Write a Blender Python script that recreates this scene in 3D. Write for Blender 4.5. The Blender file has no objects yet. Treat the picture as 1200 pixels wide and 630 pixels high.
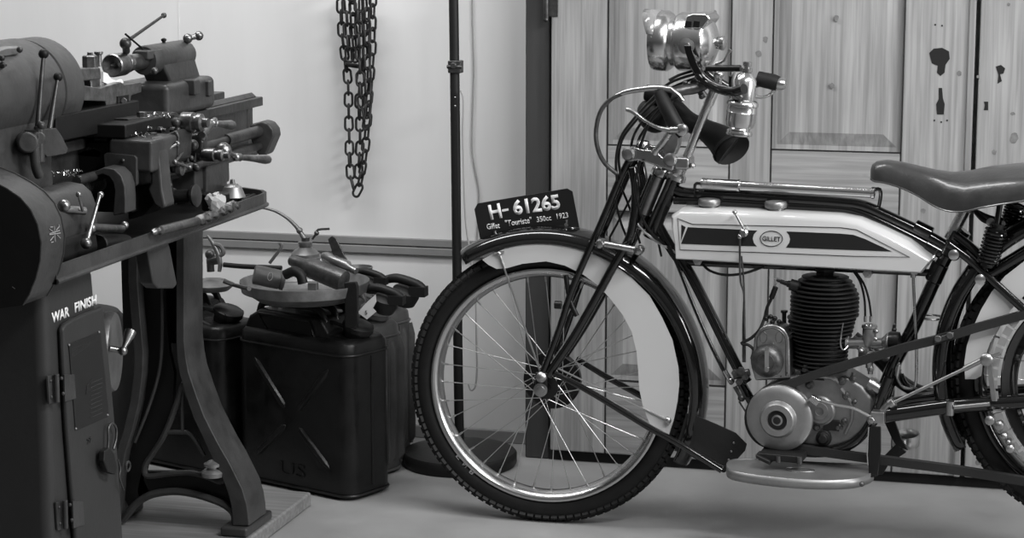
import bpy, bmesh, math, random
from mathutils import Vector, Matrix
random.seed(7)
V = Vector
COL = bpy.context.scene.collection
# ------------------------------------------------------------------ camera model
F = 2525.0; CX, CY = 600.0, 315.0; H = 1.46
PITCH = math.atan(425 / F); YAW = math.atan(662 / F)
cam_fh = V((-math.sin(YAW), math.cos(YAW), 0)); cam_r = V((math.cos(YAW), math.sin(YAW), 0))
cam_f = cam_fh * math.cos(PITCH) - V((0, 0, 1)) * math.sin(PITCH)
cam_u = V((0, 0, 1)) * math.cos(PITCH) + cam_fh * math.sin(PITCH)
CAM = V((0, 0, H))
def pl(x, y, n, d):
    r = cam_f + cam_r * ((x - CX) / F) - cam_u * ((y - CY) / F)
    return CAM + r * ((d - n.dot(CAM)) / n.dot(r))
def LZ(x, y, z=0.0): return pl(x, y, V((0, 0, 1)), z)
def LY(x, y, Y): return pl(x, y, V((0, 1, 0)), Y)
def LX(x, y, X): return pl(x, y, V((1, 0, 0)), X)
def pr(P):
    d = P - CAM; z = d.dot(cam_f)
    return CX + F * d.dot(cam_r) / z, CY - F * d.dot(cam_u) / z
UP = V((0, 0, 1)); EX = V((1, 0, 0)); EY = V((0, 1, 0))
BO = LZ(645, 609, 0)                       # front tyre contact on the floor
_a = math.radians(-5); ub = V((math.cos(_a), math.sin(_a), 0)); nb = V((ub.y, -ub.x, 0))
_a = math.radians(2); uw = V((math.cos(_a), math.sin(_a), 0)); nw = V((uw.y, -uw.x, 0))
def B(x, y, v=0.0): return pl(x, y, nb, nb.dot(BO) + v)     # motorcycle frame plane, v towards the viewer's side
def W(x, y, v=0.0): return pl(x, y, nw, nw.dot(BO) + v)     # steered front wheel plane
def Bs(pts, v=0.0): return [B(p[0], p[1], p[2] if len(p) > 2 else v) for p in pts]
def Ws(pts, v=0.0): return [W(p[0], p[1], p[2] if len(p) > 2 else v) for p in pts]
def LXs(pts, X): return [LX(x, y, X) for x, y in pts]
def LYs(pts, Y): return [LY(x, y, Y) for x, y in pts]
def LZs(pts, Z): return [LZ(x, y, Z) for x, y in pts]

# ------------------------------------------------------------------ materials
def s2l(v):
    c = v / 255.0
    return c / 12.92 if c <= 0.04045 else ((c + 0.055) / 1.055) ** 2.4
MATS = {}
def mat(name, g, rough=0.5, metal=0.0, var=0.0, scale=8.0, bump=0.0, bscale=60.0, coat=0.0, stretch=(1, 1, 1), rvar=0.0, spec=0.5):
    """g: albedo, linear grey"""
    m = bpy.data.materials.new(name); m.use_nodes = True; MATS[name] = m
    nt = m.node_tree; N = nt.nodes; L = nt.links
    b = N['Principled BSDF']
    b.inputs['Base Color'].default_value = (g, g, g, 1); b.inputs['Roughness'].default_value = rough
    b.inputs['Metallic'].default_value = metal; b.inputs['Coat Weight'].default_value = coat
    b.inputs['Specular IOR Level'].default_value = spec
    b.inputs['Coat Roughness'].default_value = 0.05
    tc = N.new('ShaderNodeTexCoord'); mp = N.new('ShaderNodeMapping'); mp.inputs['Scale'].default_value = stretch
    L.new(tc.outputs['Object'], mp.inputs['Vector'])
    if var or rvar:
        n = N.new('ShaderNodeTexNoise'); n.inputs['Scale'].default_value = scale; n.inputs['Detail'].default_value = 7
        n.inputs['Roughness'].default_value = 0.62
        L.new(mp.outputs[0], n.inputs['Vector'])
        if var:
            r = N.new('ShaderNodeMapRange'); r.inputs['From Min'].default_value = 0.3; r.inputs['From Max'].default_value = 0.7
            r.inputs['To Min'].default_value = g * (1 - var); r.inputs['To Max'].default_value = g * (1 + var)
            L.new(n.outputs['Fac'], r.inputs['Value']); L.new(r.outputs[0], b.inputs['Base Color'])
        if rvar:
            r = N.new('ShaderNodeMapRange'); r.inputs['From Min'].default_value = 0.3; r.inputs['From Max'].default_value = 0.7
            r.inputs['To Min'].default_value = max(.02, rough - rvar); r.inputs['To Max'].default_value = min(1, rough + rvar)
            L.new(n.outputs['Fac'], r.inputs['Value']); L.new(r.outputs[0], b.inputs['Roughness'])
    if bump:
        n2 = N.new('ShaderNodeTexNoise'); n2.inputs['Scale'].default_value = bscale; n2.inputs['Detail'].default_value = 4
        L.new(mp.outputs[0], n2.inputs['Vector'])
        bp = N.new('ShaderNodeBump'); bp.inputs['Strength'].default_value = bump; bp.inputs['Distance'].default_value = 0.002
        L.new(n2.outputs['Fac'], bp.inputs['Height']); L.new(bp.outputs[0], b.inputs['Normal'])
    return m
def wood(name, g, vertical=True, knots=True):
    m = bpy.data.materials.new(name); m.use_nodes = True; nt = m.node_tree; N = nt.nodes; L = nt.links
    b = N['Principled BSDF']; b.inputs['Roughness'].default_value = 0.62
    tc = N.new('ShaderNodeTexCoord')
    def noise(scale, st, detail=6, dist=0.0):
        mp = N.new('ShaderNodeMapping'); mp.inputs['Scale'].default_value = st
        L.new(tc.outputs['Object'], mp.inputs['Vector'])
        n = N.new('ShaderNodeTexNoise'); n.inputs['Scale'].default_value = scale; n.inputs['Detail'].default_value = detail
        n.inputs['Distortion'].default_value = dist
        L.new(mp.outputs[0], n.inputs['Vector']); return n.outputs['Fac']
    st = (1, 1, .035) if vertical else (.035, 1, 1)
    st2 = (1, 1, .12) if vertical else (.12, 1, 1)
    def mr(src, a, c, lo, hi):
        r = N.new('ShaderNodeMapRange'); r.inputs['From Min'].default_value = a; r.inputs['From Max'].default_value = c
        r.inputs['To Min'].default_value = lo; r.inputs['To Max'].default_value = hi
        L.new(src, r.inputs['Value']); return r.outputs[0]
    def mul(a, c):
        q = N.new('ShaderNodeMath'); q.operation = 'MULTIPLY'; L.new(a, q.inputs[0]); L.new(c, q.inputs[1]); return q.outputs[0]
    f = mul(mr(noise(95, st, 5, .15), .34, .66, .74, 1.10), mr(noise(11, st2, 4, .5), .3, .7, .84, 1.08))
    f = mul(f, mr(noise(3.2, (1, 1, 1), 3), .3, .7, .93, 1.05))
    if knots:
        vo = N.new('ShaderNodeTexVoronoi'); vo.inputs['Scale'].default_value = 3.3; vo.inputs['Randomness'].default_value = 1
        mp = N.new('ShaderNodeMapping'); mp.inputs['Scale'].default_value = (1.5, 1, .8) if vertical else (.8, 1, 1.5)
        L.new(tc.outputs['Object'], mp.inputs['Vector']); L.new(mp.outputs[0], vo.inputs['Vector'])
        f = mul(f, mr(vo.outputs['Distance'], .0, .035, .6, 1.0))
    g_ = N.new('ShaderNodeMath'); g_.operation = 'MULTIPLY'; g_.inputs[1].default_value = g; L.new(f, g_.inputs[0])
    L.new(g_.outputs[0], b.inputs['Base Color'])
    bp = N.new('ShaderNodeBump'); bp.inputs['Strength'].default_value = .3; bp.inputs['Distance'].default_value = .002
    L.new(f, bp.inputs['Height']); L.new(bp.outputs[0], b.inputs['Normal'])
    MATS[name] = m
    return m
mat('wall_paint', .72, .7, var=.05, scale=1.6, bump=.05, bscale=30, stretch=(2.5, 1, .5))
mat('trim_grey', .22, .6, var=.1)
mat('jamb_dark', .055, .6, var=.25, scale=10, stretch=(1, 1, .1), bump=.2, spec=0.25)
mat('concrete', .27, .6, var=.16, scale=3.5, bump=.08, bscale=50, rvar=.1)
wood('pine_v', .34); wood('pine_h', .33, False); wood('pine_edge', .27, True, False)
wood('board_wood', .2, False, False)
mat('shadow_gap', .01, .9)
mat('gloss_black', .005, .12, coat=.35, var=.2)
mat('satin_black', .006, .34, bump=.1, bscale=120, spec=0.35)
mat('engine_black', .010, .5, bump=.3, bscale=200, spec=0.35)
mat('rubber', .007, .55, bump=.15, bscale=160, var=.3, scale=30, spec=0.3)
mat('tread_rubber', .013, .7, bump=.2, bscale=160, spec=0.3)
mat('cream_paint', .52, .22, coat=.5, var=.03, scale=4)
mat('white_paint', .55, .3, coat=.3, var=.05)
mat('chrome', .6, .24, 1, rvar=.05, scale=12)
mat('nickel', .5, .27, 1, var=.08, scale=14, rvar=.07)
mat('dull_nickel', .36, .38, 1, var=.2, scale=30, bump=.08, bscale=150)
mat('alloy', .22, .45, .8, var=.25, scale=18, bump=.12, bscale=90)
mat('dark_steel', .1, .4, .8, var=.4, scale=50, bump=.3, bscale=120)
mat('rim_plate', .5, .24, 1)
mat('spoke_steel', .5, .35, 1)
mat('leather', .04, .3, coat=.3, var=.3, scale=18, bump=.25, bscale=120)
mat('black_leather', .02, .5, bump=.3, bscale=90, spec=0.3)
mat('belt', .022, .6, bump=.3, bscale=160, var=.2, spec=0.25)
mat('lathe_paint', .039, .4, var=.35, scale=14, bump=.4, bscale=60, rvar=.12, spec=0.35)
mat('cabinet_paint', .03, .5, var=.1, scale=9, bump=.15, bscale=90, spec=0.3)
mat('lathe_dark', .006, .5, bump=.25, bscale=60, var=.4, spec=0.25)
mat('lathe_iron', .045, .38, .5, var=.5, scale=25, bump=.35, bscale=80)
mat('machined', .22, .32, .95, var=.5, scale=45, bump=.3, bscale=110)
mat('can_paint', .007, .4, bump=.5, bscale=35, var=.5, scale=20, rvar=.12, spec=0.35)
mat('can_green', .065, .42, bump=.35, bscale=40, var=.3, scale=12, rvar=.1, spec=0.35)
mat('stand_black', .012, .5, bump=.3, bscale=90, spec=0.3)
mat('letter_white', .75, .6)
mat('letter_worn', .25, .7)
mat('paper', .6, .7)
mat('bag_film', .4, .2, coat=.5)
mat('cable_grey', .35, .5)
mat('zinc', .2, .42, .7, var=.3, scale=25, bump=.3, bscale=60)
mat('chain_iron', .03, .5, .5, var=.4, scale=60)
mat('plate_black', .012, .35)
mat('dark_glass', .01, .1)
mat('brass', .25, .35, .9, var=.3, scale=30)
mg = mat('lens_glass', .9, .05); mg.node_tree.nodes['Principled BSDF'].inputs['Transmission Weight'].default_value = .8
mat('celluloid', .35, .15, 0, coat=.5); MATS['celluloid'].node_tree.nodes['Principled BSDF'].inputs['Transmission Weight'].default_value = .35
mat('satin_alloy', .27, .42, .7, var=.12, scale=20, bump=.06)

# ------------------------------------------------------------------ mesh builder
def perp(d):
    a = V((0, 0, 1)) if abs(d.z) < .9 else V((1, 0, 0))
    x = d.cross(a).normalized(); return x, d.cross(x).normalized()
class M:
    def __init__(s): s.v = []; s.f = []
    def add(s, vs, fs):
        o = len(s.v); s.v += [V(p) for p in vs]; s.f += [tuple(i + o for i in f) for f in fs]; return s
    def box(s, c, ax, ay, az, hx, hy, hz):
        vs = [c + ax * (hx * i) + ay * (hy * j) + az * (hz * k) for i in (-1, 1) for j in (-1, 1) for k in (-1, 1)]
        return s.add(vs, [(0, 1, 3, 2), (4, 6, 7, 5), (0, 4, 5, 1), (2, 3, 7, 6), (0, 2, 6, 4), (1, 5, 7, 3)])
    def aabb(s, a, b):
        c = (V(a) + V(b)) / 2; h = (V(b) - V(a)) / 2
        return s.box(c, EX, EY, UP, abs(h.x), abs(h.y), abs(h.z))
    def prism(s, pts, vec):
        n = len(pts)
        vs = [V(p) for p in pts] + [V(p) + vec for p in pts]
        fs = [tuple(range(n)), tuple(range(2 * n - 1, n - 1, -1))]
        fs += [(i, i + n, (i + 1) % n + n, (i + 1) % n) for i in range(n)]
        return s.add(vs, fs)
    def strip(s, A, Bq, vec):
        """band between polylines A and Bq (same length) extruded by vec"""
        n = len(A); vs = list(A) + list(Bq) + [p + vec for p in A] + [p + vec for p in Bq]; fs = []
        for i in range(n - 1):
            fs += [(i, i + 1, n + i + 1, n + i), (2 * n + i, 3 * n + i, 3 * n + i + 1, 2 * n + i + 1),
                   (i, 2 * n + i, 2 * n + i + 1, i + 1), (n + i, n + i + 1, 3 * n + i + 1, 3 * n + i)]
        fs += [(0, n, 3 * n, 2 * n), (n - 1, 3 * n - 1, 4 * n - 1, 2 * n - 1)]
        return s.add(vs, fs)
    def rings(s, rs, cap=True, closed=False):
        n = len(rs[0]); vs = [p for r in rs for p in r]; fs = []
        K = len(rs)
        for k in range(K if closed else K - 1):
            a = k * n; b = ((k + 1) % K) * n
            fs += [(a + i, a + (i + 1) % n, b + (i + 1) % n, b + i) for i in range(n)]
        if cap and not closed: fs += [tuple(range(n - 1, -1, -1)), tuple(range((K - 1) * n, K * n))]
        return s.add(vs, fs)
    def rev(s, p0, ax, prof, n=28):
        ax = ax.normalized(); x, y = perp(ax); rs = []
        for t, r in prof:
            c = p0 + ax * t; r = max(r, 1e-5)
            rs.append([c + (x * math.cos(2 * math.pi * i / n) + y * math.sin(2 * math.pi * i / n)) * r for i in range(n)])
        return s.rings(rs)
    def cyl(s, a, b, r, r2=None, n=20, ch=0.0):
        d = b - a; l = d.length; r2 = r if r2 is None else r2
        if ch: return s.rev(a, d, [(0, r - ch), (ch, r), (l - ch, r2), (l, r2 - ch)], n)
        return s.rev(a, d, [(0, r), (l, r2)], n)
    def sph(s, c, r, n=16, m=10, sq=1.0, ax=None):
        ax = ax or UP
        return s.rev(c, ax, [(-math.cos(math.pi * k / m) * r * sq, math.sin(math.pi * k / m) * r) for k in range(m + 1)], n)
    def tube(s, pts, r, n=10, smooth=0, closed=False, flat=None):
        pts = [V(p) for p in pts]
        if smooth: pts = cat(pts, smooth, closed)
        K = len(pts); rr = r if isinstance(r, (list, tuple)) else None
        tan = []
        for i in range(K):
            if closed: d = pts[(i + 1) % K] - pts[i - 1]
            else: d = pts[min(i + 1, K - 1)] - pts[max(i - 1, 0)]
            tan.append(d.normalized())
        x, _ = perp(tan[0]); rs = []
        for i in range(K):
            x = (x - tan[i] * x.dot(tan[i])).normalized(); y = tan[i].cross(x)
            if rr:
                q = i / (K - 1) * (len(rr) - 1); j = min(int(q), len(rr) - 2); ri = rr[j] + (rr[j + 1] - rr[j]) * (q - j)
            else: ri = r
            rs.append([pts[i] + (x * math.cos(2 * math.pi * k / n) + y * math.sin(2 * math.pi * k / n)) * ri for k in range(n)])
        return s.rings(rs, closed=closed)
    def band(s, pts, side, w, t):
        """flat strap following pts; side = width direction, t = thickness"""
        K = len(pts); rs = []
        for i in range(K):
            d = (pts[min(i + 1, K - 1)] - pts[max(i - 1, 0)]).normalized(); nn = d.cross(side).normalized()
            p = pts[i]; rs.append([p + side * (w / 2) + nn * (t / 2), p - side * (w / 2) + nn * (t / 2), p - side * (w / 2) - nn * (t / 2), p + side * (w / 2) - nn * (t / 2)])
        return s.rings(rs)
    def torus(s, c, ax, R, r, N=48, n=10):
        x, y = perp(ax.normalized())
        return s.tube([c + (x * math.cos(2 * math.pi * i / N) + y * math.sin(2 * math.pi * i / N)) * R for i in range(N)], r, n, closed=True)
def cat(P, k, closed=False):
    out = []; n = len(P)
    for i in range(n if closed else n - 1):
        if closed: p0, p1, p2, p3 = P[i - 1], P[i], P[(i + 1) % n], P[(i + 2) % n]
        else: p1, p2 = P[i], P[i + 1]; p0 = P[i - 1] if i else p1 * 2 - p2; p3 = P[i + 2] if i + 2 < n else p2 * 2 - p1
        for j in range(k):
            t = j / k
            out.append(.5 * ((2 * p1) + (p2 - p0) * t + (2 * p0 - 5 * p1 + 4 * p2 - p3) * t * t + (3 * p1 - p0 - 3 * p2 + p3) * t ** 3))
    if not closed: out.append(V(P[-1]))
    return out
ORG = {}
def link(name, me, parent=None, origin=None, label=None):
    o = bpy.data.objects.new(name, me); COL.objects.link(o)
    if parent is not None: o.parent = parent; ORG[o.name] = ORG[parent.name]
    else: o.location = origin; ORG[o.name] = origin
    if label: o['label'] = label
    return o
SPLIT = set('nail_hole screw base_nut case_nut stay_bolt plate_bolt tank_bolt link_bolt rim_screw flap_rivet spring_guide apron_knob plate_rivet plate_screw clamp_pad cable_nipple footboard_bolt bracket_bolt footboard_hanger spring_core saddle_frame engine_mount leg_foot clamp_screw fork_brace rolled_edge lever_bracket magneto_fitting side_rib frame_lug oil_screw slide_bolt cover_latch link_spindle belt_fastener cap_clamp_arm handle'.split())
def islands(m):
    par = list(range(len(m.v)))
    def find(i):
        while par[i] != i: par[i] = par[par[i]]; i = par[i]
        return i
    for f in m.f:
        a = find(f[0])
        for i in f[1:]: par[find(i)] = a
    grp = {}
    for i in range(len(m.v)): grp.setdefault(find(i), []).append(i)
    G = []
    for ids in grp.values():
        lo = V([min(m.v[i][k] for i in ids) - .0005 for k in range(3)]); hi = V([max(m.v[i][k] for i in ids) + .0005 for k in range(3)])
        G.append([lo, hi, set(ids)])
    ch = True
    while ch:
        ch = False
        for i in range(len(G)):
            for j in range(i + 1, len(G)):
                if all(G[i][0][k] <= G[j][1][k] and G[j][0][k] <= G[i][1][k] for k in range(3)):
                    G[i] = [V([min(G[i][0][k], G[j][0][k]) for k in range(3)]), V([max(G[i][1][k], G[j][1][k]) for k in range(3)]), G[i][2] | G[j][2]]
                    G.pop(j); ch = True; break
            if ch: break
    out = []
    for lo, hi, ids in G:
        q = M(); mp = {}
        for i in sorted(ids): mp[i] = len(q.v); q.v.append(m.v[i])
        q.f = [tuple(mp[i] for i in f) for f in m.f if f[0] in ids]
        out.append(q)
    return out
def obj(name, m, material, parent=None, **k):
    if name in SPLIT and parent is not None:
        r = None
        for q in islands(m): r = obj_(name, q, material, parent, **k)
        return r
    return obj_(name, m, material, parent, **k)
def obj_(name, m, material, parent=None, bevel=0.0, seg=2, label=None, smooth=40, origin=None, solid=0.0, sub=0):
    if parent is not None: org = ORG[parent.name]
    else:
        if origin is None:
            xs = [p.x for p in m.v]; ys = [p.y for p in m.v]; zs = [p.z for p in m.v]
            origin = V(((min(xs) + max(xs)) / 2, (min(ys) + max(ys)) / 2, min(zs)))
        org = V(origin)
    me = bpy.data.meshes.new(name)
    me.from_pydata([tuple(p - org) for p in m.v], [], m.f)
    bm = bmesh.new(); bm.from_mesh(me)
    bmesh.ops.remove_doubles(bm, verts=bm.verts, dist=1e-6)
    bmesh.ops.recalc_face_normals(bm, faces=bm.faces); bm.to_mesh(me); bm.free()
    me.materials.append(MATS[material])
    for p in me.polygons: p.use_smooth = True
    me.set_sharp_from_angle(angle=math.radians(smooth))
    o = link(name, me, parent, org if parent is None else None, label)
    if solid:
        q = o.modifiers.new('s', 'SOLIDIFY'); q.thickness = solid; q.offset = 0
    if sub:
        q = o.modifiers.new('u', 'SUBSURF'); q.levels = sub; q.render_levels = sub
    if bevel:
        q = o.modifiers.new('b', 'BEVEL'); q.width = bevel; q.segments = seg; q.limit_method = 'ANGLE'
        q.angle_limit = math.radians(35); q.harden_normals = True
    return o
def tag(o, label=None, cat=None, group=None, kind=None):
    if label: o['label'] = label
    if cat: o['category'] = cat
    if group: o['group'] = group
    if kind: o['kind'] = kind
    return o
def thing(name, loc, label, cat, group=None):
    o = bpy.data.objects.new(name, None); COL.objects.link(o); o.location = loc; o.empty_display_size = .05
    ORG[o.name] = V(loc); return tag(o, label, cat, group)
def text(name, s, c, u, v, w, h, material, parent, thick=.0006, bold=0.0, shear=0.0, label=None):
    """lettering centred at c, w x h along unit vectors u (reading) and v (up)"""
    cu = bpy.data.curves.new('t', 'FONT'); cu.body = s; cu.offset = bold; cu.shear = shear; cu.resolution_u = 3
    t = bpy.data.objects.new('t', cu); COL.objects.link(t)
    dg = bpy.context.evaluated_depsgraph_get(); me = bpy.data.meshes.new_from_object(t.evaluated_get(dg))
    xs = [q.co.x for q in me.vertices]; ys = [q.co.y for q in me.vertices]
    x0, x1, y0, y1 = min(xs), max(xs), min(ys), max(ys); n = u.cross(v).normalized(); org = ORG[parent.name]
    sx, sy = w / (x1 - x0), h / (y1 - y0)
    for q in me.vertices:
        p = c + u * ((q.co.x - (x0 + x1) / 2) * sx) + v * ((q.co.y - (y0 + y1) / 2) * sy) - org
        q.co = p
    bpy.data.objects.remove(t); bpy.data.curves.remove(cu)
    me.name = name; me.materials.clear(); me.materials.append(MATS[material])
    o = link(name, me, parent, label=label)
    q = o.modifiers.new('s', 'SOLIDIFY'); q.thickness = thick; q.offset = 0
    return o
# ================================================================== THE ROOM
WY = 5.60          # wall plane
DY = 5.43          # face of the old doors
def struct(name, m, material, parent=None, **k):
    o = obj(name, m, material, parent, **k)
    if parent is None: o['kind'] = 'structure'
    return o
struct('floor', M().aabb((-7, -2.5, -.1), (6, WY + .2, 0)), 'concrete')
struct('wall_back', M().aabb((-7, WY, 0), (6, WY + .15, 3.2)), 'wall_paint')
# two grey conduit-like rails running along the wall
zt1 = LY(500, 284, WY).z; zt2 = LY(500, 293, WY).z
jx = LY(630, 300, 5.47).x
struct('trim_1', M().aabb((-7, WY - .012, zt1 - .011), (jx - .05, WY, zt1 + .011)), 'trim_grey', bevel=.003)
struct('trim_2', M().aabb((-7, WY - .012, zt2 - .014), (jx - .05, WY, zt2 + .008)), 'trim_grey', bevel=.003)
struct('baseboard_back', M().aabb((-7, WY - .014, 0), (jx - .03, WY, .035)), 'trim_grey', bevel=.003)
# vertical cover strips of the wall panels
for i, xp in enumerate((211, 548)):
    x = LY(xp, 100, WY).x
    struct('wall_panel_strip', M().aabb((x - .0015, WY - .0006, .7), (x + .003, WY, 3.2)), 'wall_paint')
# door frame jamb
j0 = LY(615.5, 300, 5.45).x; j1 = LY(643.5, 300, 5.45).x
struct('trim_3', M().aabb((j0, 5.45, 0), (j1, WY, 3.2)), 'jamb_dark', bevel=.004)
# the big pine door
d0 = LY(645, 300, DY).x; d1 = LY(1133, 300, DY).x
door = thing('door_1', V((d0, DY, 0)), None, None); door['kind'] = 'structure'
def dx(px, py=300): return LY(px, py, DY).x
def dz(px, py): return LY(px, py, DY).z
T = .035
ZB = .03; ZTOP = 2.3
zr1t = dz(800, 172); zr1b = dz(800, 250); zr2t = dz(800, 450)
sl = dx(712, 100); m0 = dx(856, 100); m1 = dx(905, 100); sr = dx(1058, 100)
def slab(name, x0, x1, z0, z1, material, y0=DY, t=T, bev=.004, **k):
    return obj(name, M().aabb((x0, y0, z0), (x1, y0 + t, z1)), material, door, bevel=bev, **k)
slab('stile', d0, sl, ZB, ZTOP, 'pine_v'); slab('stile', sr, d1, ZB, ZTOP, 'pine_v'); slab('mullion', m0, m1, ZB, ZTOP, 'pine_v')
gm = M()
for a, b in ((sl, m0), (m1, sr)):
    for z in (zr1t, zr1b, zr2t): gm.aabb((a, DY - .0005, z - .0012), (b, DY + .01, z + .0012))
for x in (sl, m0, m1, sr): gm.aabb((x - .0012, DY - .0005, ZB), (x + .0012, DY + .01, ZTOP))
obj('joint_gap', gm, 'shadow_gap', door)
for a, b in ((sl, m0), (m1, sr)):
    slab('rail', a, b, zr1b, zr1t, 'pine_h'); slab('rail', a, b, ZB, zr2t, 'pine_h')
    for z0, z1 in ((zr1t, ZTOP), (zr2t, zr1b)):
        p = slab('door_panel', a, b, z0, z1, 'pine_v', DY + .016, .012, 0)
        g = .045
        mm = M()
        o_ = [V((a + .012, DY + .016, z0 + .012)), V((b - .012, DY + .016, z0 + .012)), V((b - .012, DY + .016, z1 - .012)), V((a + .012, DY + .016, z1 - .012))]
        i_ = [V((a + g, DY + .005, z0 + g)), V((b - g, DY + .005, z0 + g)), V((b - g, DY + .005, z1 - g)), V((a + g, DY + .005, z1 - g))]
        mm.add(o_ + i_, [(4, 5, 6, 7)] + [(i, (i + 1) % 4, (i + 1) % 4 + 4, i + 4) for i in range(4)])
        obj('raised_field', mm, 'pine_v', p, smooth=5)
slab('edge_board', dx(1126, 300), dx(1134, 300), ZB, ZTOP, 'pine_edge', DY - .008, .02)
# ragged lock hole and key slots
def blob(c, pts, dep=.004, y=DY):
    return M().prism([LY(c[0] + x, c[1] + y_, y - .0012) for x, y_ in pts], V((0, dep, 0)))
lh = M()
lh.prism([LY(x, y, DY - .001) for x, y in ((1089, 62), (1094, 57), (1104, 56), (1112, 60), (1113, 69), (1108, 76), (1107, 85), (1102, 89), (1098, 85), (1099, 77), (1092, 74))], V((0, .003, 0)))
obj('lock_hole', lh, 'shadow_gap', door)
lh = M().prism([LY(x, y, DY - .001) for x, y in ((1100, 103), (1104, 103), (1105, 115), (1107, 122), (1106, 134), (1098, 134), (1097, 122), (1100, 116))], V((0, .003, 0)))
obj('keyhole', lh, 'shadow_gap', door)
lh = M()
for x, y in ((1095, 141), (1110, 141), (1103, 143), (1096, 29), (1104, 30)):
    c = LY(x, y, DY - .001); lh.cyl(c, c + V((0, .003, 0)), .0022, n=8)
[obj_('nail_hole', q, 'shadow_gap', door) for q in islands(lh)]
st_ = mat('knot_stain', .17, .7, var=.3, scale=60)
def knot(x, y, w, h, parent=door, y0=DY):
    P = []
    for k in range(14):
        a = k * math.tau / 14; q = random.uniform(.8, 1.15)
        P.append(LY(x + w * q * math.cos(a), y + h * q * math.sin(a), y0 - .0006))
    obj('knot', M().prism(P, V((0, .002, 0))), 'knot_stain', parent)
for k in ((980, 21, 3, 4), (897, 46, 3, 4), (889, 63, 4, 4), (975, 100, 3, 3), (1124, 86, 3, 3), (838, 15, 2, 4), (1082, 247, 3, 3)):
    knot(*k)
# hinge on the jamb side
hm = M(); c0 = LY(640, 8, 5.425)
hm.cyl(c0 - UP * .03, c0 + UP * .06, .007, n=14); hm.sph(c0 - UP * .033, .007); hm.aabb((c0.x, 5.428, c0.z - .025), (c0.x + .03, 5.432, c0.z + .06))
obj('hinge', hm, 'dark_steel', door)
# door sill gap: dark strip coloured as the shade under the doors
struct('sill_shade', M().aabb((j1, DY + .02, 0), (3.5, DY + .12, .03)), 'shadow_gap')
# second leaf to the right
e0 = dx(1139, 300)
door2 = thing('door_2', V((e0, DY, 0)), None, None); door2['kind'] = 'structure'
o = obj('leaf_board', M().aabb((e0, DY - .004, ZB), (e0 + .9, DY + .035, ZTOP)), 'pine_v', door2, bevel=.004)
P = [(1153, 119), (1158, 119), (1158, 123), (1158, 129), (1153, 129), (1154, 123)]
obj('keyhole', M().prism([LY(x, y, DY - .005) for x, y in P], V((0, .003, 0))), 'shadow_gap', door2)
P = [(1167, 78), (1173, 76), (1178, 80), (1176, 86), (1172, 87), (1174, 95), (1169, 98), (1170, 88)]
obj('lock_hole', M().prism([LY(x, y, DY - .005) for x, y in P], V((0, .003, 0))), 'shadow_gap', door2)
for k in ((1188, 162, 5, 7), (1187, 133, 3, 2), (1146, 90, 2, 2), (1165, 178, 3, 3), (1147, 541, 4, 4), (1182, 5, 2, 2)):
    knot(*k, parent=door2, y0=DY - .004)

# ================================================================== CHAIN ON THE WALL
CHY = 5.55
LR = 6.1 / F
chain = thing('hanging_chain', LY(418, 0, CHY), 'dark iron link chain hanging in several long loops on the white wall', 'chain')
def link_mesh():
    m = M(); a, b, r = .0195, .0105, .0034; P = []
    for k in range(20):
        t = k * math.tau / 20
        P.append(V((b * math.cos(t), 0, (a - b) * (1 if math.sin(t) >= 0 else -1) + b * math.sin(t))))
    m.tube(P, r, 8, closed=True); return m
lm = None; nlink = 0
paths = [[(399, -8), (401, 40), (405, 72), (408, 100), (409, 150), (411, 205), (418, 224), (424, 203), (429, 165), (433, 110), (436, 60), (437, -8)],
         [(405, -8), (408, 45), (411, 74), (416, 70), (414, 30), (413, -8)],
         [(420, -8), (421, 60), (424, 120), (429, 145), (431, 110), (430, 50), (430, -8)],
         [(425, -8), (426, 60), (421, 110), (422, 160), (420, 205)]]
yo = [0, -.016, -.028, .012]
for pi_, P in enumerate(paths):
    pts = cat([LY(x, y, CHY + yo[pi_]) for x, y in P], 30)
    acc = 0; last = None; step = .0305; k = 0
    cur = []; d = 0
    for i in range(1, len(pts)):
        d += (pts[i] - pts[i - 1]).length
        if d >= step:
            cur.append((pts[i], (pts[min(i + 1, len(pts) - 1)] - pts[i - 1]).normalized())); d = 0
    for p, t in cur:
        k += 1
        if lm is None:
            o = obj('chain_link', link_mesh(), 'chain_iron', chain, origin=None); 
            # the link mesh is modelled about its own centre
            for q in o.data.vertices: q.co += ORG[chain.name]
            lm = o
        else:
            o = lm.copy(); COL.objects.link(o)
        x, y = perp(t); ang = math.radians(75 if k % 2 else -15) + random.uniform(-.2, .2)
        xx = x * math.cos(ang) + y * math.sin(ang); yy = t.cross(xx)
        mt = Matrix((xx, yy, t)).transposed().to_4x4(); mt.translation = p - ORG[chain.name]
        o.matrix_local = mt; nlink += 1
print('links', nlink)
c = LY(418, -14, CHY); hk = M().tube([c + V((0, .05, .03)), c + V((0, 0, .035)), c + V((0, -.035, .03)), c + V((0, -.04, .055))], .006, 8, 4)
obj('hook', hk, 'dark_steel', chain)

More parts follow.
